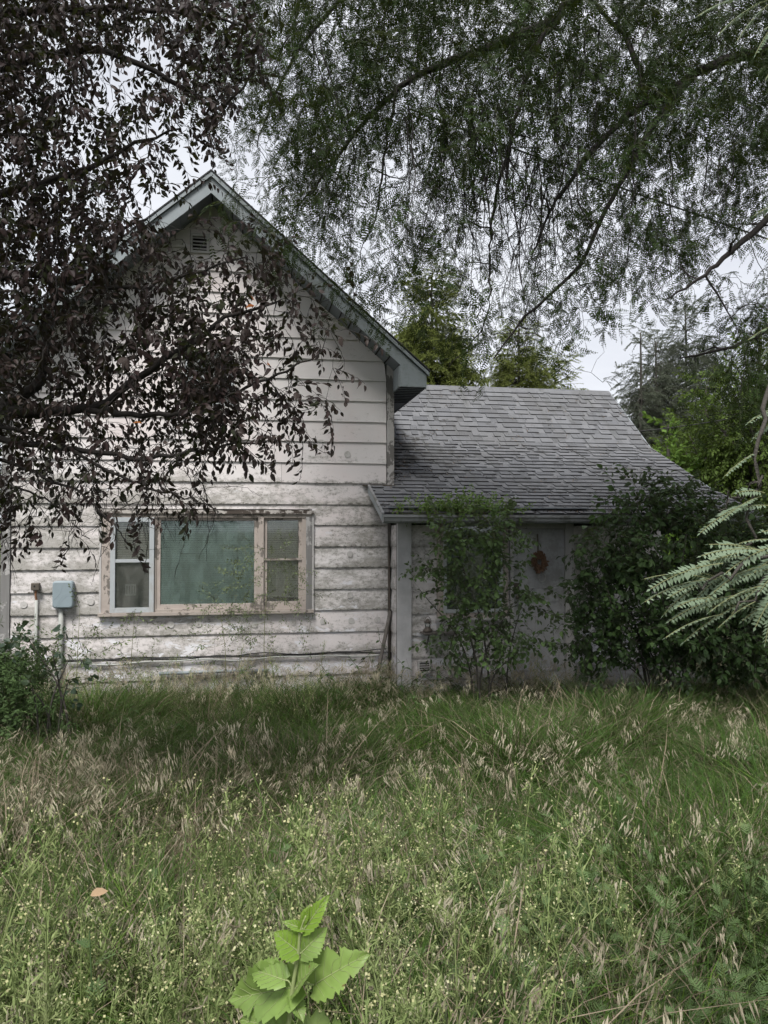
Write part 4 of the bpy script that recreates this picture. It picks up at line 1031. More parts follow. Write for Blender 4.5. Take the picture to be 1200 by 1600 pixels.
T = grid_targets(G, -75, -75, 50, lambda x, y: rng.uniform(3.75, 5.1) if x < 330 else rng.uniform(3.8, 4.5), 3.2)
kp = np.array([proj(t)[0] < 190 or (270 < proj(t)[0] < 385 and 520 < proj(t)[1] < 660) or rng.random() < .25 for t in T])
def clump(T, s, seed, thr, soft=.35):
    r = np.random.default_rng(seed); v = 0
    for k in range(6): w = r.normal(0, 1, 3); v = v+np.sin(T@(w/np.linalg.norm(w)*s*(1+.5*k))+r.uniform(0, 6.28))/(1+.3*k)
    return rng.random(len(T)) < np.clip((v/1.6-thr)/soft, .06, 1)
T = T[kp | clump(T, 6.5, 11, -.35)]
br, dirs = grow(sk, T, sag=.10, r0=.0045, wig=.07)
limbs_mesh('branches', br, M['bark'], pt)
sc = np.array([proj(t) for t in T]); front = np.argsort(sc[:, 2]-sc[:, 0]/900)
sel = [i for i in front if 0 < sc[i, 0] < 560 and sc[i, 1] > 60][:60]; rest = np.array([i for i in range(len(T)) if i not in set(sel)])
gm = rng.random(len(rest)) < .16
scatter('leaves', 'purple_twig', T[rest[~gm]], orient(dirs[rest[~gm]], .5, .45), rng.uniform(.8, 1.2, (~gm).sum()), pt)
scatter('leaves', 'purple_green_twig', T[rest[gm]], orient(dirs[rest[gm]], .5, .45), rng.uniform(.8, 1.2, gm.sum()), pt)
lm = []
for i in range(5):
    V, F = leaf_geo(.048, .025, rng.uniform(.15, .5), rng.uniform(.1, .45), ((.15, .6), (.42, 1.), (.72, .72))); lm.append(MB().add(V, F).mesh('purple_leaf', M['plum']))
leaf_parts(pt, 'leaf', lm, T[sel], dirs[sel], 5)
# the tree's bare lower twigs
bt = np.array([P(rng.uniform(-40, 330), rng.uniform(690, 800), rng.uniform(4.0, 4.4)) for _ in range(70)])
brb, db = grow(sk, bt, sag=.05, r0=.0035, wig=.06); limbs_mesh('twigs', brb, M['bark'], pt)
scatter('bare_twigs', 'bare_twig', bt, orient(db, .35, .35), rng.uniform(.5, .9, len(bt)), pt)
for px, py, d in ((223, 662, 4.0), (385, 462, 4.0), (398, 478, 4.05), (418, 566, 3.9)):
    V, F = leaf_geo(.05, .032, .3, .3); o = link('orange_leaf', MB().add(V, F).mesh('orange_leaf', M['orange']), pt); o.location = Vector(P(px, py, d).tolist())-origin(pt); o.rotation_euler = (rng.uniform(-.6, .6), rng.uniform(-1, 1), rng.uniform(0, 6)); o['label'] = 'turned orange leaf'

# ================================================================ locust trees, top right
lt = thing('locust_tree', 'large locust tree whose feathery canopy hangs over the wing from the upper right', 'tree', tuple(P(1620, 800, 7.5)[:2])+(0,))
q0 = P(1620, 800, 7.5)
tp = smooth_path([(q0[0], q0[1], -.1), (q0[0], q0[1], 1.6), P(1560, 300, 7.5), P(1480, 0, 7.4), P(1380, -300, 7.3), P(1200, -600, 7.2)], 40)
MB().tube(tp, np.linspace(.24, .08, 40), 14).build('trunk', M['bark'], lt, smooth=True)
sk = []
limb([(1560, 330, 7.5), (1400, 150, 7.3), (1250, 80, 7.0), (1130, 95, 6.9), (1075, 125, 6.9), (1010, 160, 6.8), (950, 210, 6.8), (890, 285, 6.7), (860, 330, 6.7), (830, 400, 6.6)], .062, .007, 40)
limb([(1480, 0, 7.4), (1300, -60, 7.0), (1100, -60, 6.8), (905, -5, 6.8), (872, 30, 6.8), (838, 75, 6.8), (815, 150, 6.8), (800, 210, 6.7), (790, 300, 6.6)], .055, .006, 40)
limb([(1075, 125, 6.9), (1030, 180, 6.6), (1000, 235, 6.5), (950, 320, 6.4), (900, 420, 6.3), (820, 500, 6.2), (770, 560, 6.2)], .035, .005, 30)
limb([(872, 30, 6.8), (780, 70, 6.9), (690, 100, 7.0), (620, 140, 7.1), (560, 200, 7.2), (500, 280, 7.2), (460, 330, 7.2)], .045, .005, 30)
limb([(1100, -60, 6.8), (900, -120, 7.0), (700, -80, 7.2), (560, -20, 7.3), (480, 60, 7.4), (430, 150, 7.4), (400, 230, 7.4)], .04, .005, 30)
limb([(1480, 0, 7.4), (1350, 200, 6.6), (1240, 300, 6.2), (1160, 380, 6.0), (1100, 430, 5.9), (1040, 470, 5.9)], .05, .005, 30)
limb([(800, 210, 6.7), (770, 330, 6.5), (765, 420, 6.4), (760, 500, 6.3), (700, 580, 6.2)], .016, .003)
limb([(1010, 160, 6.8), (980, 60, 6.9), (940, 20, 7.0), (880, -60, 7.1)], .03, .01)
limb([(620, 140, 7.1), (600, 240, 6.9), (590, 330, 6.8), (560, 400, 6.7)], .016, .003)
limb([(1560, 330, 7.5), (1380, 420, 7.0), (1260, 480, 6.8), (1150, 540, 6.6), (1060, 560, 6.6)], .05, .005)
for p, r in sk: MB().tube(p, r, 8).build('limb', M['bark'], lt, smooth=True)
G = [[4]*18, [5]*18, [5]*18,
 [3,5,6,6,6,7,7,7,7,7,7,7,7,7,7,7,6,5], [2,5,6,6,6,6,7,7,7,7,6,6,6,7,6,7,6,5], [1,4,6,7,6,5,6,6,6,7,7,6,6,6,6,6,6,5], [0,3,6,7,6,5,6,6,3,5,7,7,6,5,6,6,5,4],
 [0,2,6,6,6,5,4,3,1,4,6,6,3,5,5,6,4,4], [0,3,5,5,5,5,3,2,1,3,5,6,5,4,3,3,5,4], [0,0,2,4,4,4,2,2,1,2,5,5,4,1,0,1,4,3], [0,0,0,1,2,1,2,3,2,4,3,1,1,2,4,5,5,3], [0,0,0,0,0,1,2,3,2,1,1,0,0,2,6,7,6,3],
 [0,0,0,0,0,0,0,1,0,0,1,0,0,2,6,7,5,3], [0,0,0,0,0,0,0,0,0,0,0,0,0,1,5,6,5,3], [0,0,0,0,0,0,0,0,0,0,0,0,0,0,3,5,4,3]]
T = grid_targets(G, 330, -150, 60, lambda x, y: rng.uniform(5.4, 8.6), 6.6)
T = T[T[:, 2] > 3.1]
def clump(T, s, seed, thr, soft=.35):
    r = np.random.default_rng(seed); v = 0
    for k in range(6): w = r.normal(0, 1, 3); v = v+np.sin(T@(w/np.linalg.norm(w)*s*(1+.5*k))+r.uniform(0, 6.28))/(1+.3*k)
    return rng.random(len(T)) < np.clip((v/1.6-thr)/soft, .06, 1)
up_ = np.array([proj(t)[1] < 230 for t in T])
T = T[clump(T, 3.6, 5, -.05, .25) | (up_ & (rng.random(len(T)) < .30))]
br, dirs = grow(sk, T, sag=.08, r0=.0075, wig=.11)
limbs_mesh('branches', br, M['bark'], lt)
sc = np.array([proj(t) for t in T]); fr_ = [i for i in np.argsort(sc[:, 2]) if 350 < sc[i, 0] < 1190 and sc[i, 1] > 20][:95]; rest = np.array([i for i in range(len(T)) if i not in set(fr_)])
scatter('leaves', 'locust_twig', T[rest], orient(dirs[rest], .5, .55), rng.uniform(.8, 1.25, len(rest)), lt)
fm = []
for i in range(6):
    mb = MB(); frond_geo(mb, (0, 0, 0), (0, 1, 0), .16, 9, .024, .009, curl=.4); fm.append(mb.mesh('locust_frond', [M['locust'], M['dstalk']]))
leaf_parts(lt, 'frond', fm, T[fr_], dirs[fr_], 3, down=.7, stalk=.08)
# bare hanging shoots in the gap and elsewhere
hs = []; ht = []
for px, py, d, l in [(770,200,6.6,2.2),(775,225,6.5,1.5),(790,230,6.4,1.3),(782,230,6.5,1.9),(832,230,6.4,1.1),(725,150,6.6,1.4),(755,180,6.6,1.5),(740,170,6.7,1.2),(700,160,6.9,1.1),(810,240,6.3,1.2),(835,260,6.4,1.7),(850,250,6.4,1.2),(1025,300,6.3,.9),(1045,310,6.3,.7),(640,170,7,1.1),(990,330,6.1,1.0),(600,250,6.9,1.1)]+[(rng.uniform(680, 900), rng.uniform(120, 300), rng.uniform(6, 7), rng.uniform(.6, 1.5)) for _ in range(44)]+[(rng.uniform(420, 1150), rng.uniform(0, 260), rng.uniform(5.6, 7.5), rng.uniform(.5, 1.2)) for _ in range(70)]:
    a = P(px, py, d); p = [a]; dr_ = np.array([rng.normal(-.08, .15), rng.normal(0, .15), -1.]); n = int(l/.07)
    for i in range(n): dr_ = nrm(dr_+rng.normal(0, .13, 3)+np.array([0, 0, -.10])); p.append(p[-1]+dr_*.07)
    p = np.array(p); hs.append((p, np.linspace(.0075, .002, len(p))))
    for j in range(2, len(p)-1, 3): ht.append((p[j], nrm(rng.normal(0, 1, 3)+np.array([0, 0, -.9]))))
limbs_mesh('hanging_shoots', hs, M['bark'], lt)
scatter('bare_twigs', 'bare_twig', [h[0] for h in ht], [eul(frame(h[1])) for h in ht], rng.uniform(.35, .8, len(ht)), lt)
hp = [(p[-1], nrm(p[-1]-p[-3])) for p, r in hs if rng.random() < .5]
scatter('leaves', 'locust_twig', [h[0] for h in hp], [eul(frame(h[1])) for h in hp], .8, lt)
wire('service_cable', P(640, 170, 7.6), P(1500, 470, 8.6), .06, .009, 'thin dark service cable slanting down to the right through the locust canopy')

# near sprays of the same kind of tree, in the right margin
ns = thing('locust_branch_tree', 'young locust tree reaching in from the right edge with large pale green feathery fronds', 'tree', tuple(P(2050, 800, 2.5)[:2])+(0,))
q0 = P(2050, 800, 2.5); g0 = float(gh(q0[0], q0[1]))
MB().tube(smooth_path([(q0[0], q0[1], g0-.1), (q0[0], q0[1], 1.0), P(2040, 500, 2.5), P(2000, 100, 2.5), P(1960, -300, 2.4)], 30), np.linspace(.035, .012, 30), 10).build('trunk', M['barkg'], ns, smooth=True)
sk = []
limb([(2040, 520, 2.5), (1750, 450, 2.3), (1470, 470, 2.1), (1330, 500, 2.0), (1235, 560, 1.9), (1196, 640, 1.85), (1186, 700, 1.82), (1180, 760, 1.8), (1172, 830, 1.8), (1160, 862, 1.8)], .009, .0025, 30)
limb([(1186, 742, 1.8), (1160, 768, 1.8), (1140, 785, 1.8), (1120, 805, 1.78)], .003, .001)
limb([(2048, 700, 2.5), (1750, 720, 2.3), (1480, 760, 2.05), (1330, 800, 1.8), (1240, 845, 1.6), (1180, 875, 1.5), (1130, 905, 1.5), (1080, 915, 1.5)], .008, .002)
limb([(2048, 800, 2.5), (1750, 840, 2.25), (1480, 860, 2.0), (1330, 870, 1.75), (1240, 880, 1.6), (1190, 905, 1.55), (1150, 950, 1.52), (1125, 985, 1.5)], .007, .0015)
limb([(2000, 150, 2.5), (1700, 100, 2.3), (1445, 120, 2.1), (1330, 60, 2.0), (1230, 10, 1.9), (1180, -10, 1.9)], .006, .002)
limb([(1330, 500, 2.0), (1290, 480, 1.9), (1230, 500, 1.9)], .004, .001)
for p, r in sk: MB().tube(p, r, 7).build('limb', M['barkg'], ns, smooth=True)
FL = [ # base px,py, tip px,py, depth, depth of the tip
 (1110,905, 1000,905,1.50,1.45),(1130,880,1010,925,1.48,1.45),(1120,905,1000,945,1.52,1.45),(1160,870,1075,890,1.50,1.5),(1090,915,1035,965,1.5,1.5),(1150,930,1040,975,1.52,1.5),(1115,935,1055,950,1.5,1.45),
 (1130,960,1035,1000,1.5,1.46),(1165,890,1100,945,1.52,1.5),(1195,860,1090,870,1.5,1.5),(1210,880,1110,930,1.55,1.5),(1215,900,1140,965,1.55,1.52),(1190,915,1105,960,1.5,1.48),(1220,850,1130,900,1.52,1.5),
 (1215,930,1195,1010,1.5,1.45),(1230,900,1180,985,1.5,1.5),(1240,870,1185,930,1.55,1.5),(1180,940,1120,985,1.5,1.5),(1225,845,1150,850,1.6,1.6),(1250,900,1215,985,1.5,1.5),(1255,940,1225,1020,1.5,1.5),
 (1175,785,1090,838,1.8,1.75),(1190,775,1125,818,1.8,1.75),(1205,790,1140,800,1.8,1.8),(1186,705,1130,748,1.82,1.8),(1195,770,1150,770,1.8,1.78),
 (1240,500,1165,535,1.9,1.85),(1250,505,1190,560,1.9,1.9),(1240,630,1165,665,1.9,1.85),(1230,645,1175,690,1.9,1.9),(1260,480,1200,490,1.9,1.85),(1245,310,1175,340,1.9,1.9),(1250,330,1195,380,1.9,1.9),
 (1190,-10,1085,30,1.9,1.85),(1200,0,1120,60,1.9,1.85),(1210,0,1150,70,1.9,1.85),(1230,10,1180,90,1.9,1.9),(1250,20,1190,50,1.9,1.9),(1230,-20,1120,-5,1.9,1.85),(1240,60,1195,130,1.9,1.9)]
FL += [(a+25+rng.normal(12, 14), b-8+rng.normal(0, 14), c+25+rng.normal(12, 14), d-12+rng.normal(0, 14), e+.06, f+.06) for a, b, c, d, e, f in FL[:21]]
for x_, y_, d__ in ((1300, 500, 2.0), (1400, 480, 2.05), (1550, 460, 2.15), (1700, 450, 2.25), (1330, 800, 1.8), (1450, 760, 2.0), (1600, 740, 2.15), (1750, 720, 2.3), (1320, 870, 1.75), (1450, 860, 1.95), (1620, 850, 2.1), (1340, 60, 2.0), (1500, 110, 2.15), (1700, 100, 2.3)):
    for k_ in range(5): FL.append((x_+rng.normal(0, 25), y_+rng.normal(0, 5), x_+rng.normal(-20, 70), y_+rng.uniform(30, 110), d__, d__+rng.normal(-.02, .08)))
for i, (a, b, c, d_, e, f) in enumerate(FL):
    A, B = P(a, b, e), P(c, d_, f); l = np.linalg.norm(B-A); mb = MB(); cd = nrm(B-A+np.array([0, 0, .22*l])); big = e < 1.7
    frond_geo(mb, A, cd, l*.95, max(7, int(l/.0098)), .0185, .0088, curl=.32, roll=rng.normal(.1, .45), cup=.4)
    # broader leaflets
    mb.build('frond', [M['frond'], M['rachis']], ns)

# ================================================================ trees behind the house
def bg_tree(name, label, px, top, d, rpx, key, n, mat, zlow=1.2, shape='round', scl=1.6, group='trees behind the house', lean=0, trunkr=.085, sp=.7):
    b = P(px, 800, d); ctop = P(px, top, d); h = ctop[2]; rad = rpx/1200*d; t = thing(name, label, 'tree', (b[0], b[1], 0), group)
    tr = smooth_path([(b[0], b[1], -.1), (b[0]+rng.normal(0, .1), b[1], h*.4), (b[0]+lean*.5, b[1], h*.75), (b[0]+lean, b[1], h*.97)], 20)
    MB().tube(tr, np.linspace(trunkr, .02, 20), 8).build('trunk', M['barkg'], t, smooth=True)
    pts, rots, brs = [], [], []
    for i in range(n):
        if shape == 'cone':
            z = h*(.10+.90*(1-math.sqrt(rng.random()))); k = (1-z/h)**.8; a = rng.uniform(0, 6.28); r = rad*k*(.35+.65*rng.random()**.6)*(.75+.5*(math.sin(z*5.1+a*2)*.5+.5))
            p = np.array([b[0]+lean*z/h+r*math.cos(a), b[1]+r*math.sin(a), z-.22*r]); dd = np.array([math.cos(a), math.sin(a), -.35 if z < h*.9 else .8])
        else:
            u = nrm(rng.normal(0, 1, 3)); s = rng.random()**.4*(.72+.28*math.sin(u[0]*5+px)*math.cos(u[2]*6)); p = np.array([b[0], b[1], (h+zlow)/2])+u*np.array([rad, rad, (h-zlow)/2])*s; dd = u+np.array([0, 0, -.4])
        pts.append(p); rots.append(eul(frame(nrm(dd+rng.normal(0, .35, 3)), roll=rng.normal(0, .5))))
    pts = np.array(pts)
    for i in range(0, n, 5 if shape == 'cone' else 9):
        p = pts[i]; zb = min(h*.95, p[2]+.1*np.hypot(p[0]-b[0], p[1]-b[1])) if shape == 'cone' else p[2]*.7; a = np.array([b[0]+lean*zb/h, b[1], zb]); brs.append((smooth_path([a, (a+p)/2+np.array([0, 0, .1]), p], 5), np.linspace(.03, .008, 5)))
    limbs_mesh('branches', brs, M['barkg'], t, 4)
    scatter('crown', key, pts, rots, rng.uniform(.7, 1.3, n)*scl, t); return t
bg_tree('spruce_tree', 'tall olive green spruce rising behind the roof next to the gable', 675, 425, 21, 118, 'spruce_spray', 4600, 0, shape='cone', scl=1.1, sp=.5)
bg_tree('spruce_tree', 'narrow green spruce behind the middle of the wing roof', 812, 492, 22, 82, 'spruce_spray', 3000, 0, shape='cone', scl=1.0)
bg_tree('spruce_tree', 'lower green spruce just right of the narrow one behind the roof', 868, 560, 24, 75, 'spruce_spray', 2200, 0, shape='cone', scl=1.0)
bg_tree('spruce_tree', 'thin half bare grey spruce behind the right end of the roof', 1003, 505, 24, 48, 'grey_spray', 520, 0, shape='cone', scl=.9)
bg_tree('spruce_tree', 'grey green spruce with brown twigs right of the roof end', 1027, 520, 25, 75, 'grey_spray', 1700, 0, shape='cone', scl=1.0)
bg_tree('spruce_tree', 'pointed spruce standing highest right of the roof', 1074, 472, 26, 120, 'grey_spray', 2600, 0, shape='cone', scl=1.1)
bg_tree('broadleaf_tree', 'olive green leafy tree behind the right end of the wing', 1190, 500, 15, 120, 'far_twig', 1500, 0, scl=.85)
bg_tree('broadleaf_tree', 'low leafy tree with small leaves beyond the roof edge at the right', 1105, 590, 17, 105, 'far_twig', 1300, 0, zlow=.8, scl=.8)
bg_tree('broadleaf_tree', 'bright yellow green young tree beyond the roof edge', 1045, 652, 16, 52, 'bright_twig', 300, 0, zlow=1.0, scl=.75)
bg_tree('broadleaf_tree', 'tall leafy tree far off at the right margin', 1330, 420, 19, 160, 'far_twig', 1300, 0, scl=1.2)
bg_tree('broadleaf_tree', 'leafy tree behind the left end of the house', -120, 560, 24, 160, 'far_twig', 900, 0, scl=1.4)
# distant hedge line all round
hp_ = []
for i in range(900):
    a = rng.uniform(R(-60), R(80)); d = rng.uniform(36, 48); hp_.append((d*math.sin(a), d*math.cos(a), rng.uniform(.3, 4.5)*rng.random()**.3+.3*math.sin(a*14)))
scatter('distant_trees', 'far_twig', hp_, [(rng.uniform(-1, 1), rng.uniform(-1, 1), rng.uniform(0, 6.28)) for _ in hp_], 3.2, None, label='far-off belt of trees behind the house', cat='trees')

# ================================================================ shrubs
def shrub(name, label, bx, by, blobs, key, per, leafkey=None, stems=7, cat='shrub', r0=.004, scl=1., leafmesh=None, nsel=45, sag=.02, down=.25, mat=None, mult=2.3):
    """blobs: (px, py, depth, rx px, ry px, rdepth m, n)"""
    gz = float(gh(bx, by)); t = thing(name, label, cat, (bx, by, gz)); T = []
    for (px, py, d, rx, ry, rd, n) in blobs:
        for i in range(int(n*per*mult)):
            u = nrm(rng.normal(0, 1, 3))*rng.random()**.4; q = P(px+u[0]*rx, py+u[1]*ry, d+u[2]*rd)
            if q[2] > gz+.1 and not (q[1] > -.72 and q[2] < 2.4 and q[0] > WX0-.1): T.append(q)
    T = np.array(T); top = T[:, 2].max(); skl = []
    for i in range(stems):
        q = T[rng.integers(len(T))]; a = np.array([bx+rng.normal(0, .12), by+rng.normal(0, .05), gz-.05]); m = (a+q)/2+np.array([(a[0]-q[0])*.2, (a[1]-q[1])*.2, .15])
        skl.append((smooth_path([a, m, q], 16), np.linspace(.013, .004, 16)))
    b, dirs = grow(skl, T, sag=sag, r0=r0, wig=.06)
    limbs_mesh('stems', skl+b, mat or M['barkg'], t)
    idx = np.arange(len(T)); sel = np.array([], int)
    if leafmesh: dd = np.array([proj(q)[2] for q in T]); sel = np.argsort(dd)[:nsel]; idx = np.setdiff1d(idx, sel); leaf_parts(t, 'leaf', leafmesh, T[sel], dirs[sel], 4, down=.3)
    scatter('leaves', key, T[idx], orient(dirs[idx]*.6+np.array([0, 0, .2]), .5, down), rng.uniform(.75, 1.2, len(idx))*scl, t); return t
def lmesh(L_, W_, mat, n=4, nm='shrub_leaf'):
    o = []
    for i in range(n): V, F = leaf_geo(L_, W_, rng.uniform(.1, .4), rng.uniform(.1, .4), ((.15, .6), (.42, 1.), (.72, .72))); o.append(MB().add(V, F).mesh(nm, mat))
    return o
q = P(745, 1050, 8.35)
shrub('leafy_shrub', 'loose green shrub in front of the wing window, reaching up to the gutter', q[0], q[1], [(745,930,8.3,75,85,.28,60),(745,850,8.3,75,50,.25,40),(690,900,8.2,40,50,.2,14),(660,880,8.2,22,45,.15,8),(790,840,8.3,32,45,.2,15),(770,1000,8.2,75,45,.3,36),(810,960,8.3,45,50,.2,14),(700,830,8.2,45,22,.15,10),(860,1000,8.2,42,30,.2,14),(855,935,8.3,45,35,.15,5),(720,990,8.3,50,50,.3,26)],
      'shrub_twig', .95, leafmesh=lmesh(.065, .040, M['shrub']), nsel=60, mult=1.5)
q = P(1040, 1070, 8.2)
shrub('leafy_shrub', 'large dark shrub thicket growing over the right end of the wing', q[0], q[1], [(1000,930,8.1,90,100,.5,110),(960,880,8.2,55,60,.3,40),(1000,810,8.4,62,50,.3,36),(1070,800,8.5,80,40,.3,46),(1000,765,8.5,20,38,.1,9),(1090,900,8.2,90,90,.5,95),(1170,900,8.3,80,110,.5,90),(930,960,8.1,32,60,.25,24),(1040,1000,8.0,110,45,.4,70),(925,1010,8.1,30,40,.25,16),(1130,1010,8.2,90,45,.5,70),(1190,980,8.6,60,90,.4,60),(925,850,8.1,32,16,.12,6),(1160,830,8.7,70,50,.4,40),(1060,760,8.6,16,14,.1,3)],
      'dark_twig', .9, stems=12, leafmesh=lmesh(.075, .048, M['dshrub']), nsel=60)
q = P(1240, 1060, 8.6)
shrub('leafy_shrub', 'deep green shrub at the right margin below the pale fronds', q[0], q[1], [(1230,980,8.6,60,70,.5,90),(1270,880,8.6,70,120,.5,90)], 'dark_twig', .9, stems=8)
# vine on the gutter
vt = thing('gutter_vine', 'light green vine creeping along the gutter above the porch shrub', 'vine', tuple(onY(720, 1040, -1.0)))
T = []
for i in range(210):
    x = rng.normal(725, 40) if i < 150 else rng.uniform(620, 800); y = rng.normal(797, 6)-max(0, 14-abs(x-735)*.25)*rng.random()
    w = onY(x, min(y, 815), -1.12+rng.uniform(-.06, .12)); T.append(w)
T = np.array(T); a0 = onY(760, 1040, -.95); skl = [(smooth_path([a0, onY(775, 930, -1.0), onY(770, 830, -1.14), onY(740, 802, -1.16), onY(680, 803, -1.16), onY(625, 803, -1.15)], 40), np.linspace(.008, .002, 40))]
b, dirs = grow(skl, T, sag=.1, r0=.002); limbs_mesh('stems', skl+b, M['rachis'], vt); scatter('leaves', 'vine_twig', T, orient(dirs, .6, .0), rng.uniform(.6, 1., len(T)), vt)

# saplings against the siding
def sapling(name, label, px, py, top, d, spread, n, key, dens=1., scl=1., r=.007, cat='sapling'):
    b = P(px, py, d); b[2] = float(gh(b[0], b[1])); t = thing(name, label, cat, tuple(b)); s = spread/1200*d; tz = P(px, top, d)[2]; st = smooth_path([b-np.array([0, 0, .05]), b+np.array([rng.normal(0, .02), 0, (tz-b[2])*.5]), (b[0]+rng.normal(0, .05), b[1], tz)], 16)
    T = [st[-1]]
    for i in range(n): u = rng.random()**.7; z = b[2]+(tz-b[2])*(.35+.62*u); k = 1-abs(u-.35)*.9; T.append([b[0]+rng.uniform(-1, 1)*s*k, b[1]+rng.uniform(-.5, .5)*s*k, z])
    T = np.array(T); br, dirs = grow([(st, np.linspace(r, .0025, 16))], T, sag=-.05, r0=.0022, pull=3.)
    limbs_mesh('stem', [(st, np.linspace(r, .002, 16))]+br, M['rachis'], t); scatter('leaves', key, T, orient(dirs, .45, .05), rng.uniform(.7, 1.2, len(T))*scl, t); return t
sapling('sapling', 'thin airy sapling with tiny leaves in front of the right part of the triple window', 415, 1060, 845, 8.9, 95, 110, 'tiny_twig')
sapling('sapling', 'low airy sapling with tiny leaves under the picture window', 350, 1060, 930, 8.9, 70, 45, 'tiny_twig')
sapling('sapling', 'slender pale sapling below the left window light', 207, 1065, 955, 8.6, 32, 14, 'tiny_twig', scl=1.2)
sapling('sapling', 'slender sapling with narrow leaves in front of the conduit pipe', 120, 1065, 950, 8.3, 42, 20, 'tiny_twig', scl=1.3)
q = P(40, 1080, 7.0)
shrub('weedy_shrub', 'weedy bush with dark broad leaves at the left edge of the meadow', q[0], q[1], [(20,1060,7.0,60,40,.4,40),(20,1130,6.8,90,50,.4,50),(-60,1050,7.0,60,80,.4,40)], 'small_weed', 2.2, stems=6, scl=.8, cat='bush')
q = P(70, 1120, 6.6)
shrub('broad_leaf_weed', 'tall weed with large dark leaves beside the utility box', q[0], q[1], [(25,985,6.7,40,25,.15,5),(20,1010,6.7,50,40,.2,8),(110,1020,6.6,45,30,.15,5),(100,1070,6.5,70,30,.2,7)], 'broad_twig', 1, stems=6, cat='weed', scl=.55, mult=1)
for px, py, d, w, n, key, lab in [(240,1075,7.4,90,12,'small_weed','clump of small leaved weeds in front of the siding below the left window'),(560,1075,8.4,60,10,'small_weed','weeds at the foot of the inner corner'),(700,1130,7.2,70,10,'small_weed','patch of blue green weeds in the middle of the meadow'),(820,1040,8.1,80,14,'small_weed','tall weeds in front of the entrance door'),(980,1060,7.6,90,16,'small_weed','reddish weeds before the dark thicket')]:
    c = P(px, py, d); z = float(gh(c[0], c[1])); T = np.array([(c[0]+rng.normal(0, w/1200*d*.6), c[1]+rng.normal(0, .2), z) for _ in range(n*2)])
    scatter('weeds', key, T, [(0, 0, rng.uniform(0, 6.28)) for _ in T], rng.uniform(.9, 1.5, len(T)), None, label=lab, cat='weeds')

# ================================================================ the meadow
def noise2(x, y, s, seed=0):
    r = np.random.default_rng(seed); v = 0
    for k in range(5):
        a = r.uniform(0, 6.28); f = s*1.6**k; v = v+np.sin((x*math.cos(a)+y*math.sin(a))*f+r.uniform(0, 6.28))/1.35**k
    return v/2.4
N = 13000
X = rng.uniform(-7.5, 10.5, N); Y = rng.uniform(-8.75, -.12, N)
ok = ~((X > WX0-.1) & (Y > -.66)) & ((X-CAM[0])**2+(Y-CAM[1])**2 > 1.35**2)
vx, vy = X-CAM[0], Y-CAM[1]; dep = vx*math.sin(YAW)+vy*math.cos(YAW); lat = vx*math.cos(YAW)-vy*math.sin(YAW)
ok &= (dep > .9) & (np.abs(lat) < dep*.62+.6)
X, Y, dep, lat = X[ok], Y[ok], dep[ok], lat[ok]; U = 600+1200*lat/dep
Z = gh(X, Y); nA = noise2(X, Y, 1.1, 3); nB = noise2(X, Y, 2.3, 5); u = rng.random(len(X))
near = np.clip((4.15-dep)/1.1+nA*.3, 0, 1)*(1-.8*np.exp(-((U-150)/85)**2)*(dep > 2.45))          # weeds of the foreground
mid = np.exp(-((dep-4.8)/1.4)**2)*np.clip(1.15-np.abs(lat+.8)/2.6, .12, 1)   # dry brome
def put(name, key, mask, scl, lab, cat, lean=.12):
    i = np.where(mask)[0]; n = len(i)
    scatter(name, key, np.c_[X[i], Y[i], Z[i]], np.c_[rng.normal(0, lean, n), rng.normal(0, lean, n), rng.uniform(0, 6.28, n)], scl[i] if hasattr(scl, '__len__') else np.full(n, scl)*rng.uniform(.75, 1.25, n), None, label=lab, cat=cat)
dens = .50
nC = noise2(X, Y, 4.2, 9); hgt = .92+.20*nB+.30*nC-.25*np.clip((dep-7.6)/1.6, 0, 1)
pink = (np.abs(lat+1.45) < .9) & (np.abs(dep-4.55) < .75)
gm_ = np.clip(.55+.9*nC+.3*nA, .08, 1)
green = (u < dens*gm_*(1-.8*near)*np.where(pink, .25, 1))
put('grass', 'grass_clump', green, hgt*rng.uniform(.75, 1.2, len(X)), 'long fresh green grass covering the yard', 'grass')
u = rng.random(len(X)); put('grass', 'dull_clump', u < dens*np.clip(.42-.4*nA+.6*nC, .05, 1)*(1-.6*near), hgt*rng.uniform(.75, 1.2, len(X)), 'dull greyish tall grass mixed through the yard', 'grass')
fz = noise2(X, Y, 1.7, 21); u = rng.random(len(X)); put('grass', 'fresh_clump', u < .42*np.clip((fz-.12)*3, 0, 1)*(1-.55*mid)*(1-.5*near)+.3*np.exp(-((U-150)/85)**2)*(dep < 3.9)+.05, hgt, 'bright fresh patches of long arching grass', 'grass')
u = rng.random(len(X)); put('dry_grass', 'dry_clump', (u < .20*pink+.03*mid+.015), .95, 'reddish dry grass left of the middle of the yard', 'dry grass')
u = rng.random(len(X)); put('brome_grass', 'brome', u < (.42*mid*np.clip(nB*2.2+.15, 0, 1)+.04+.10*(dep < 4)*np.exp(-((U-520)/160)**2)), .95, 'straw coloured brome seed heads nodding over the middle of the yard', 'brome grass')
u = rng.random(len(X)); lf = 1/(1+np.exp((U-690)/70)); put('pale_weeds', 'pale_weed', (dep < 5.3) & (u < .75*near*(lf*.95+.25)*np.clip(.6+1.1*nB, .08, 1.3)), 1.0, 'pale yellowish flowering weeds in the foreground', 'weeds')
u = rng.random(len(X)); put('ragweed', 'ragweed', (dep < 5.0) & (u < .75*near*((1-lf)*.95+.12)*np.clip(.8+.5*nA, .2, 1.2)), 1.0, 'feathery ragweed in the right foreground', 'ragweed')
u = rng.random(len(X)); put('yard_weeds', 'small_weed', (dep > 4.6) & (u < .03+.02*nB), 1.0, 'small leaved weeds scattered in the grass', 'weeds')

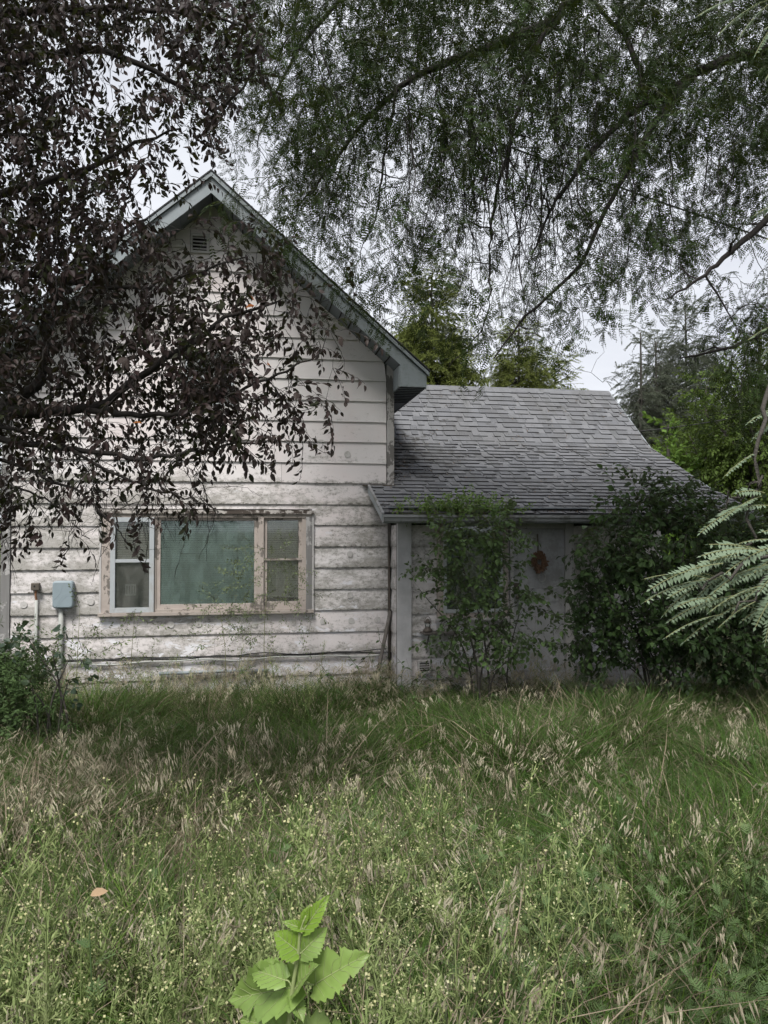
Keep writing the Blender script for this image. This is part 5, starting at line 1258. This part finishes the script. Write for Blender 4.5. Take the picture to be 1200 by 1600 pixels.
n = 85; x = rng.uniform(-2.7, 6.6, n); y = np.where(x > 1.7, -.85, -.22)-rng.exponential(.35, n)
scatter('wall_side_stalks', 'brome', np.c_[x, y, gh(x, y)], np.c_[rng.normal(0, .1, n), rng.normal(0, .1, n), rng.uniform(0, 6, n)], rng.uniform(.8, 1.25, n), None, label='thin dry stalks standing along the foot of the siding', cat='brome grass')
n = 60; x = rng.uniform(-2.7, 6.6, n); y = np.where(x > 1.7, -.85, -.22)-rng.exponential(.3, n)
scatter('wall_side_weeds', 'pale_weed', np.c_[x, y, gh(x, y)], np.c_[rng.normal(0, .1, n), rng.normal(0, .1, n), rng.uniform(0, 6, n)], rng.uniform(.7, 1.2, n), None, label='wiry weeds standing along the foot of the siding', cat='weeds')
n = 46; x = rng.uniform(-2.6, 4.2, n); y = np.where(x > 1.7, -.95, -.28)-rng.exponential(.12, n)
scatter('tall_weeds', 'small_weed', np.c_[x, y, gh(x, y)], np.c_[rng.normal(0, .12, n), rng.normal(0, .12, n), rng.uniform(0, 6, n)], rng.uniform(1.0, 2.1, n), None, label='thin green weed stems rising in front of the lowest boards', cat='weeds')
# litter on the roof
lt_p, lt_r = [], []
variants('litter', lambda mb: [mb.add((np.array(leaf_geo(rng.uniform(.015, .04), rng.uniform(.008, .018), .4, .3)[0])@frame(nrm(rng.normal(0, 1, 3)*np.array([1, 1, .25]))).T)+rng.normal(0, .03, 3)*np.array([1, 1, .1]), leaf_geo(1, 1)[1], int(rng.random() < .3)) for _ in range(7)], [M['bark'], M['pinkstraw']], 5)
for i in range(520):
    k = rng.random()
    if k < .30: x, s_ = rng.uniform(RX0, RX1), abs(rng.normal(0, .12))
    elif k < .65: x, s_ = X1+.03+abs(rng.exponential(.18)), rng.uniform(1.2, 3.4)
    else: x, s_ = rng.uniform(X1, RX1), rng.uniform(0, TOT-.1)
    c, tt_, nn_ = prof(min(s_, TOT-.02)); lt_p.append((x, c[0], c[1]+.022)); lt_r.append((math.atan2(tt_[1], tt_[0]), 0, rng.uniform(-.5, .5)))
scatter('roof_litter', 'litter', lt_p, lt_r, rng.uniform(.6, 1.2, len(lt_p)), None, label='dead leaves and debris lying on the wing roof and in its gutter', cat='leaf litter')
# fallen leaf
V, F = leaf_geo(.062, .036, .5, .15, ((.15, .6), (.42, 1.), (.72, .72))); c = P(141, 1400, 2.7)
o = MB().add(V, F).build('fallen_leaf', m_leaf('tan fallen leaf', (.36, .25, .155), (.43, .31, .20), trans=.15)); o.location = c; o.rotation_euler = (.15, .5, -1.1); tag(o, 'single tan fallen leaf resting on the grass at the left', 'fallen leaf')

# ================================================================ young mulberry in the foreground
d0 = 1.25; c = P(465, 1600, d0); g0 = float(gh(c[0], c[1])); ml = thing('mulberry_seedling', 'bright green young mulberry shoot standing in the foreground', 'young tree', (c[0], c[1], g0))
st = smooth_path([(c[0]-.02, c[1], g0-.05), (c[0]-.012, c[1], g0+.5), P(446, 1680, d0), P(452, 1590, d0), P(458, 1540, d0), P(466, 1490, d0), P(469, 1455, d0), P(478, 1430, d0)], 50)
MB().tube(st, np.linspace(.006, .0016, 50), 8).build('stem', M['mstem'], ml, smooth=True)
def lobed(L_, W_, lobes, curl=.25, cup=.3, ser=.24, seed=1):
    """serrated, optionally lobed leaf blade: stations along the midrib, columns across, pleated between the veins"""
    r = np.random.default_rng(seed); n = 48; V = []; F = []; m = 7; cols = [j/m for j in range(-m, m+1)]
    ph = r.uniform(0, 6.28); k = len(cols); nt = 11
    for i in range(n+1):
        t = i/n; base = math.sin(math.pi*min(1, (t+.02))**.60)**.8*(1-t**2*.35)
        lo = 1-lobes*math.exp(-((t-.46)/.05)**2)-lobes*.45*math.exp(-((t-.70)/.035)**2)
        lo2 = 1-lobes*.8*math.exp(-((t-.54)/.05)**2)-lobes*.3*math.exp(-((t-.30)/.03)**2)
        sw = 1+ser*((t*nt) % 1-.5)
        for cc in cols:
            q = abs(cc); w = W_/2*base*(lo if cc < 0 else lo2)*(1+(sw-1)*q**4)
            back = -.20*L_*q*max(0, .30-t)*2.2
            x = cc*w; y = L_*t+back+.13*L_*q*base
            fr = (t*6.5-q*.9) % 1; vein = -.016*L_*(1-abs(2*fr-1))**3*min(1, q*4)*(1-t)
            V.append((x, y, -curl*L_*t*t+cup*abs(x)+vein+.03*L_*math.sin(t*6+ph+cc*2.2)*q))
    for i in range(n):
        for j in range(k-1): a = i*k+j; F.append((a, a+1, a+k+1, a+k))
    return np.array(V), F
LV = [ # base px,py, tip px,py, L scale, width ratio, lobes, roll, young, tip depth change
 (490,1540, 556,1497, 1.15, .66, .45, -.35, 0, -.02), (472,1540, 345,1562, 1.0, .50, .5, .55, 0, .05), (446,1532, 382,1508, .9, .62, .2, .3, 0, .04), (462,1545, 490,1502, .9, .8, .15, .1, 0, -.03),
 (470,1490, 508,1452, 1.0, .75, .1, -.5, 0, 0), (468,1488, 430,1458, 1.0, .9, .2, .5, 1, 0), (473,1455, 511,1402, 1.0, .42, .1, -.5, 1, 0), (474,1452, 441,1438, .95, .45, .2, .3, 1, .0), (475,1440, 482,1413, .9, .55, 0, .2, 1, 0),
 (450,1606, 372,1592, 1.0, .6, .3, .4, 0, .02), (455,1620, 418,1582, .8, .7, .1, .1, 0, .03), (460,1640, 560,1625, 1, .8, .3, -.2, 0, 0), (450,1680, 350,1690, 1, .8, .3, .2, 0, 0), (455, 1560, 480, 1600, .8, .7, .1, .3, 0, -.04)]
for i, (a, b, c_, d_, s, wr_, lo, roll, yg, dd) in enumerate(LV):
    A, B = P(a, b, d0), P(c_, d_, d0+dd); l = np.linalg.norm(B-A)*s*1.05; V, F = lobed(l, l*wr_, lo, curl=.18, cup=.42, seed=i)
    e = nrm(B-A); tc_ = nrm(CAM-A)*.75+np.array([0, 0, .75]); V = V@frame(e, tc_, roll).T+A
    mb = MB().add(V, F, 0); G_ = V.reshape(49, 15, 3); up_ = np.cross(G_[20, 9]-G_[20, 7], G_[24, 7]-G_[20, 7]); up_ = nrm(up_)*.0006; mb.tube(G_[:, 7]+up_, np.linspace(.0011, .0003, 49), 4, 1)
    for s_ in (-1, 1):
        for v_ in range(6): mb.tube(np.array([G_[min(48, 2+v_*7+int(1.15*q_)), 7+s_*q_] for q_ in range(0, 7)])+up_, np.linspace(.0006, .0002, 7), 3, 1)
    j = int(np.argmin(((st-A)**2).sum(1)-0*st[:, 2])); mb.tube(smooth_path([st[max(0, j-2)], (st[max(0, j-2)]+A)/2+np.array([0, 0, .006]), A+e*l*.02], 6), .0016, 5, 1)
    mb.build('leaf', [M['mulbn'] if yg else M['mulb'], M['mstem']], ml, smooth=True)
